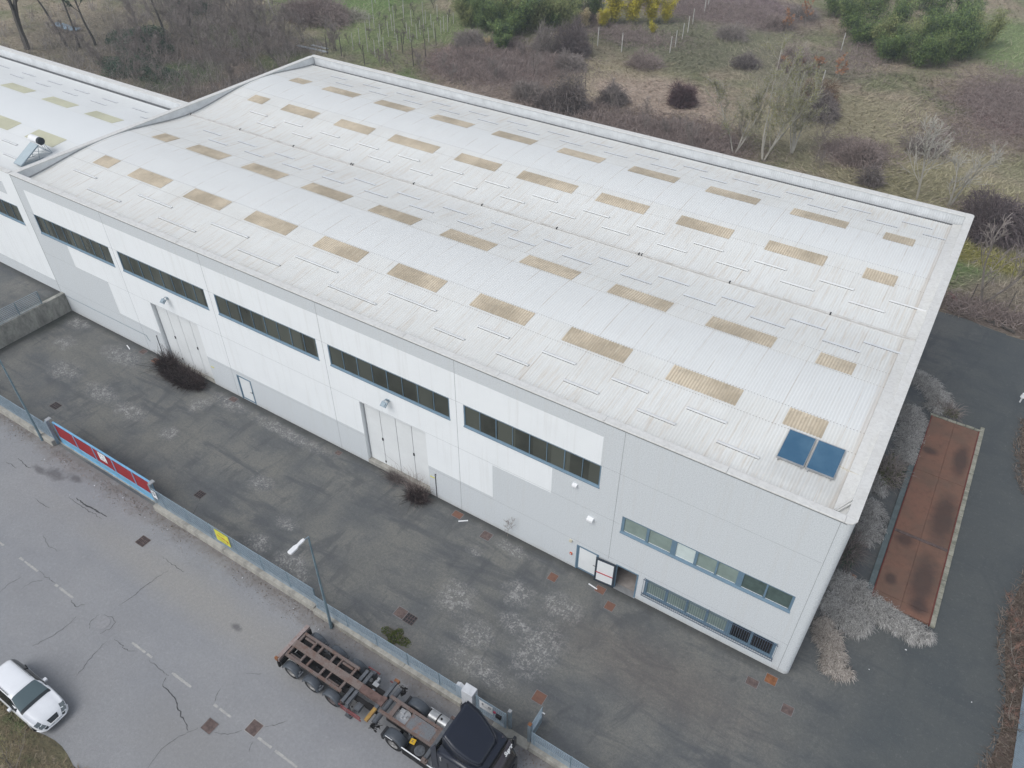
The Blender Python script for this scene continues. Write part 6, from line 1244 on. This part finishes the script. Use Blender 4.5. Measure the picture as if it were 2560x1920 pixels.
# ---- verge at the right edge, verge at the lower left, litter
P = np.concatenate([scatter(22000, 7.0, 16, -2, 27, lambda P: P[:, 0] > 8.6+.45*np.sin(P[:, 1]*.5)+.03*(P[:, 1]-2)-(P[:, 1] > 17)*(P[:, 1]-17)*.22)])
k = len(P); L = RNG.uniform(.1, .5, k); a = RNG.random(k)*6.28; V, F = blades(P, P+np.stack([np.cos(a)*L, np.sin(a)*L, L*.4], 1), .012+.012*rnd(k), .03)
tag(fast('verge_litter', V, F, mk_twig('verge_litter', (.05, .036, .028), (.26, .215, .18))), 'brown leaf litter and dead stalks along the right edge of the paving', 'leaf litter', kind='stuff')
mb = MB(); pts = [(8.9+.35*math.sin(y*.5)+.03*(y-2)-(max(0, y-17))*.22, y) for y in np.linspace(-3, 27, 40)]
mb.grid([[(x, y, .012), (x+.15, y, .05), (24, y, .08)] for x, y in pts], False); tag(mb.build('verge', m_ground), kind='structure')
t = fence('grey green mesh fence at the right edge of the picture', -5, 12, 9.9, .1, 1.9, [-4.9, -2.5, 0, 2.5, 5, 7.5, 10], axis=1)
for c in t.children:
    if c.name.startswith('grating'): c.data.materials[0] = m_lblue2 if False else m_mesh
for i, (x, y, s_) in enumerate(((9.6, 6.6, 95), (9.7, 3.4, 96), (9.5, 9.2, 97), (9.8, 12, 98))):
    mktree('bare_shrub', ['thin reddish shrub by the right fence, lowest of four', 'thin reddish shrub by the right fence near the bottom', 'thin reddish shrub by the right fence, second from the top', 'thin reddish shrub by the right fence nearest the weighbridge'][i], 'shrub', (x, y, 0), 'thin bare shrubs along the right fence', m_bark, mk_twig('reddish_twigs', (.20, .11, .085), (.32, .2, .16)) if i == 0 else bpy.data.materials['reddish_twigs'], seed=s_, h=2.0, r0=.03, n1=9, sub=4, twig=3, tl=.4, first=.1, fork=3, lean=.4, minr=.008)
P = scatter(26000, -42, -21.5, -30, -20.6, lambda P: P[:, 1] < -21.75-.35*np.sin(P[:, 0]*1.1)+(P[:, 0]+31)*.02)
k = len(P); L = RNG.uniform(.08, .38, k); a = RNG.random(k)*6.28; V, F = blades(P, P+np.stack([np.cos(a)*L, np.sin(a)*L, L*.5], 1), .008+.01*rnd(k), .03)
tag(fast('verge_weeds', V, F, mk_leaf('verge_weed_leaves', (.15, .105, .07), (.30, .25, .15), (.12, .15, .06))), 'brown and olive weeds on the verge at the lower left', 'weeds', kind='stuff')
mb = MB(); mb.grid([[(x, -21.6+.25*math.sin(x*1.1), .008), (x, -21.9, .05), (x, -34, .35)] for x in np.linspace(-60, -14, 90)], False); tag(mb.build('verge', m_ground), kind='structure')
for i, (x, y, h_, l_) in enumerate(((-29.6, -23.0, 3.4, 'tall thin bare shrub in front of the parked car bonnet'), (-27.6, -23.3, 3.2, 'thin yellowish shrub at the bottom left road edge'), (-31.0, -23.2, 2.6, 'twiggy shrub at the lower left corner beside the car'), (-26.0, -23.6, 2.8, 'rightmost thin shrub on the lower left verge'))):
    mktree('verge_shrub', l_, 'shrub', (x, y, 0), None, m_bark, mk_twig('olive_twigs', (.24, .20, .13), (.38, .33, .22)), leaf=m_lbud if i else None, leafn=500, leafs=.03, seed=110+i, h=h_, r0=.022, n1=14, sub=5, twig=3, tl=.35, first=.1, fork=4, lean=.15, minr=.006, rise=1.6)
mb = MB(); mb.prism([(-31.55, -23.9), (-31.0, -23.5), (-30.75, -24.0), (-31.0, -24.6)], 2, 0, .5); tag(mb.build('boulder', m_conc, bevel=.1), 'pale concrete block half hidden in the weeds at the lower left corner', 'block')
# gravel and leaves along the fence foot
P = np.concatenate([scatter(9000, -52, -13, -11.6, -9.98, lambda P: rnd(len(P)) < np.clip((P[:, 1]+11.6)/1.5, 0, 1)**2.2*(.35+.65*(np.sin(P[:, 0]*.8)*np.sin(P[:, 0]*.31+1) > -.15))), scatter(1600, -11, 4, -10.9, -10.05)]); k = len(P); P[:, 2] = .012
V, F = leafcards(P, RNG.uniform(.012, .045, k), .7, 3.)
tag(fast('roadside_litter', V, F, mk_leaf('roadside_litter', (.08, .06, .045), (.34, .25, .18), (.26, .23, .2))), 'leaves and grit along the foot of the low wall', 'litter', kind='stuff')
def scrap(label, grp, pts, mt, sz, nm='litter_scrap'):
    for x, y in pts:
        mb = MB(); a = random.random()*3; T = Matrix.Translation((x, y, .012)) @ Matrix.Rotation(a, 4, 'Z'); q = random.uniform(.4, 1.0)*sz*.6
        mb.grid([[tuple(T @ Vector((i*q*.3, j*q*.22, .03*random.random()))) for j in range(4)] for i in range(4)]); tag(mb.build(nm, mt), label, 'litter', grp)
scrap('white scrap of litter at the foot of the roadside wall', 'white litter by the roadside wall', [(-48.9, -10.3), (-43.6, -10.5), (-43.0, -10.4), (-44.3, -11.0), (-39.6, -10.6), (-37.3, -10.3), (-35.0, -10.6), (-33.1, -10.5), (-21.7, -10.9), (-21.2, -10.6), (-32.5, -11.3), (-26.9, -10.5), (-23.2, -10.4), (-40.2, -11.9)], m_pillar, .16)
scrap('white scrap lying in the grass behind the far right corner of the hall', 'white scraps behind the hall corner', [(1.2, 50.6), (1.5, 50.3), (2.4, 50.1), (1.5, 49.1), (3.2, 46.8), (5.2, 49.7), (.2, 49.8)], m_white, .32)
scrap('small white scrap on the dark paving', 'white scraps on the dark paving', [(4.6, 4.6), (7.9, 3.4), (3.3, 2.5)], m_white, .2)
mb = MB()
for (a, b) in (((3.0, 38.4, .1), (3.6, 38.3, .1)), ((3.8, 38.0, .1), (4.5, 37.8, .15)), ((4.4, 38.3, .1), (4.5, 37.6, .12)), ((4.9, 38.0, .12), (5.9, 37.5, .12)), ((5.1, 38.2, .1), (5.2, 37.6, .1)), ((5.0, 37.75, .16), (6.0, 37.3, .16))): mb.obox(a, b, .1, .1)
tag(mb.build('broken_pallet', m_barkd), 'broken dark wooden pallet at the back edge of the dark paving', 'pallet')
mb = MB(); mb.tube([(.7, 40.2, .25), (1.0, 40.0, .34), (1.4, 39.7, .26), (1.55, 39.5, .1)], .07, 8); mb.tube([(.9, 39.9, .1), (1.2, 39.8, .2), (1.5, 39.4, .08)], .06, 8); tag(mb.build('corrugated_pipe', M('faded_red_pipe', (.38, .13, .12))), 'faded red corrugated pipe lying behind the far hall corner', 'pipe')
mb = MB(); mb.obox((-18.85, .0-.5, .02), (-19.3, -.85, .02), .07, .03); tag(mb.build('wooden_batten', m_white), 'short pale batten lying in the yard near the dry bush', 'batten')
mb = MB(); mb.obox((-50.0, -.55, .02), (-49.4, -.75, .02), .07, .03); tag(mb.build('wooden_batten', m_white), 'short pale batten lying by the wall left of the far portal', 'batten')
mb = MB(); mb.obox((-10.8, -.55, .02), (-10.25, -.62, .02), .06, .03); tag(mb.build('white_strip', m_white), 'white strip lying in front of the entrance doors', 'strip')

# ---- air
mb = MB(); mb.box(-170, 40, -60, 190, -1.2, 45)
m_hz = bpy.data.materials.new('haze'); m_hz.use_nodes = True; hn = m_hz.node_tree; hn.nodes.remove(hn.nodes['Principled BSDF']); pv = hn.nodes.new('ShaderNodeVolumePrincipled'); pv.inputs['Density'].default_value = .0007; pv.inputs['Color'].default_value = (.84, .91, .98, 1); pv.inputs['Anisotropy'].default_value = .2; hn.links.new(pv.outputs[0], hn.nodes['Material Output'].inputs['Volume'])
tag(mb.build('haze', m_hz), 'faint pale haze in the air over the whole place', 'haze', kind='stuff')
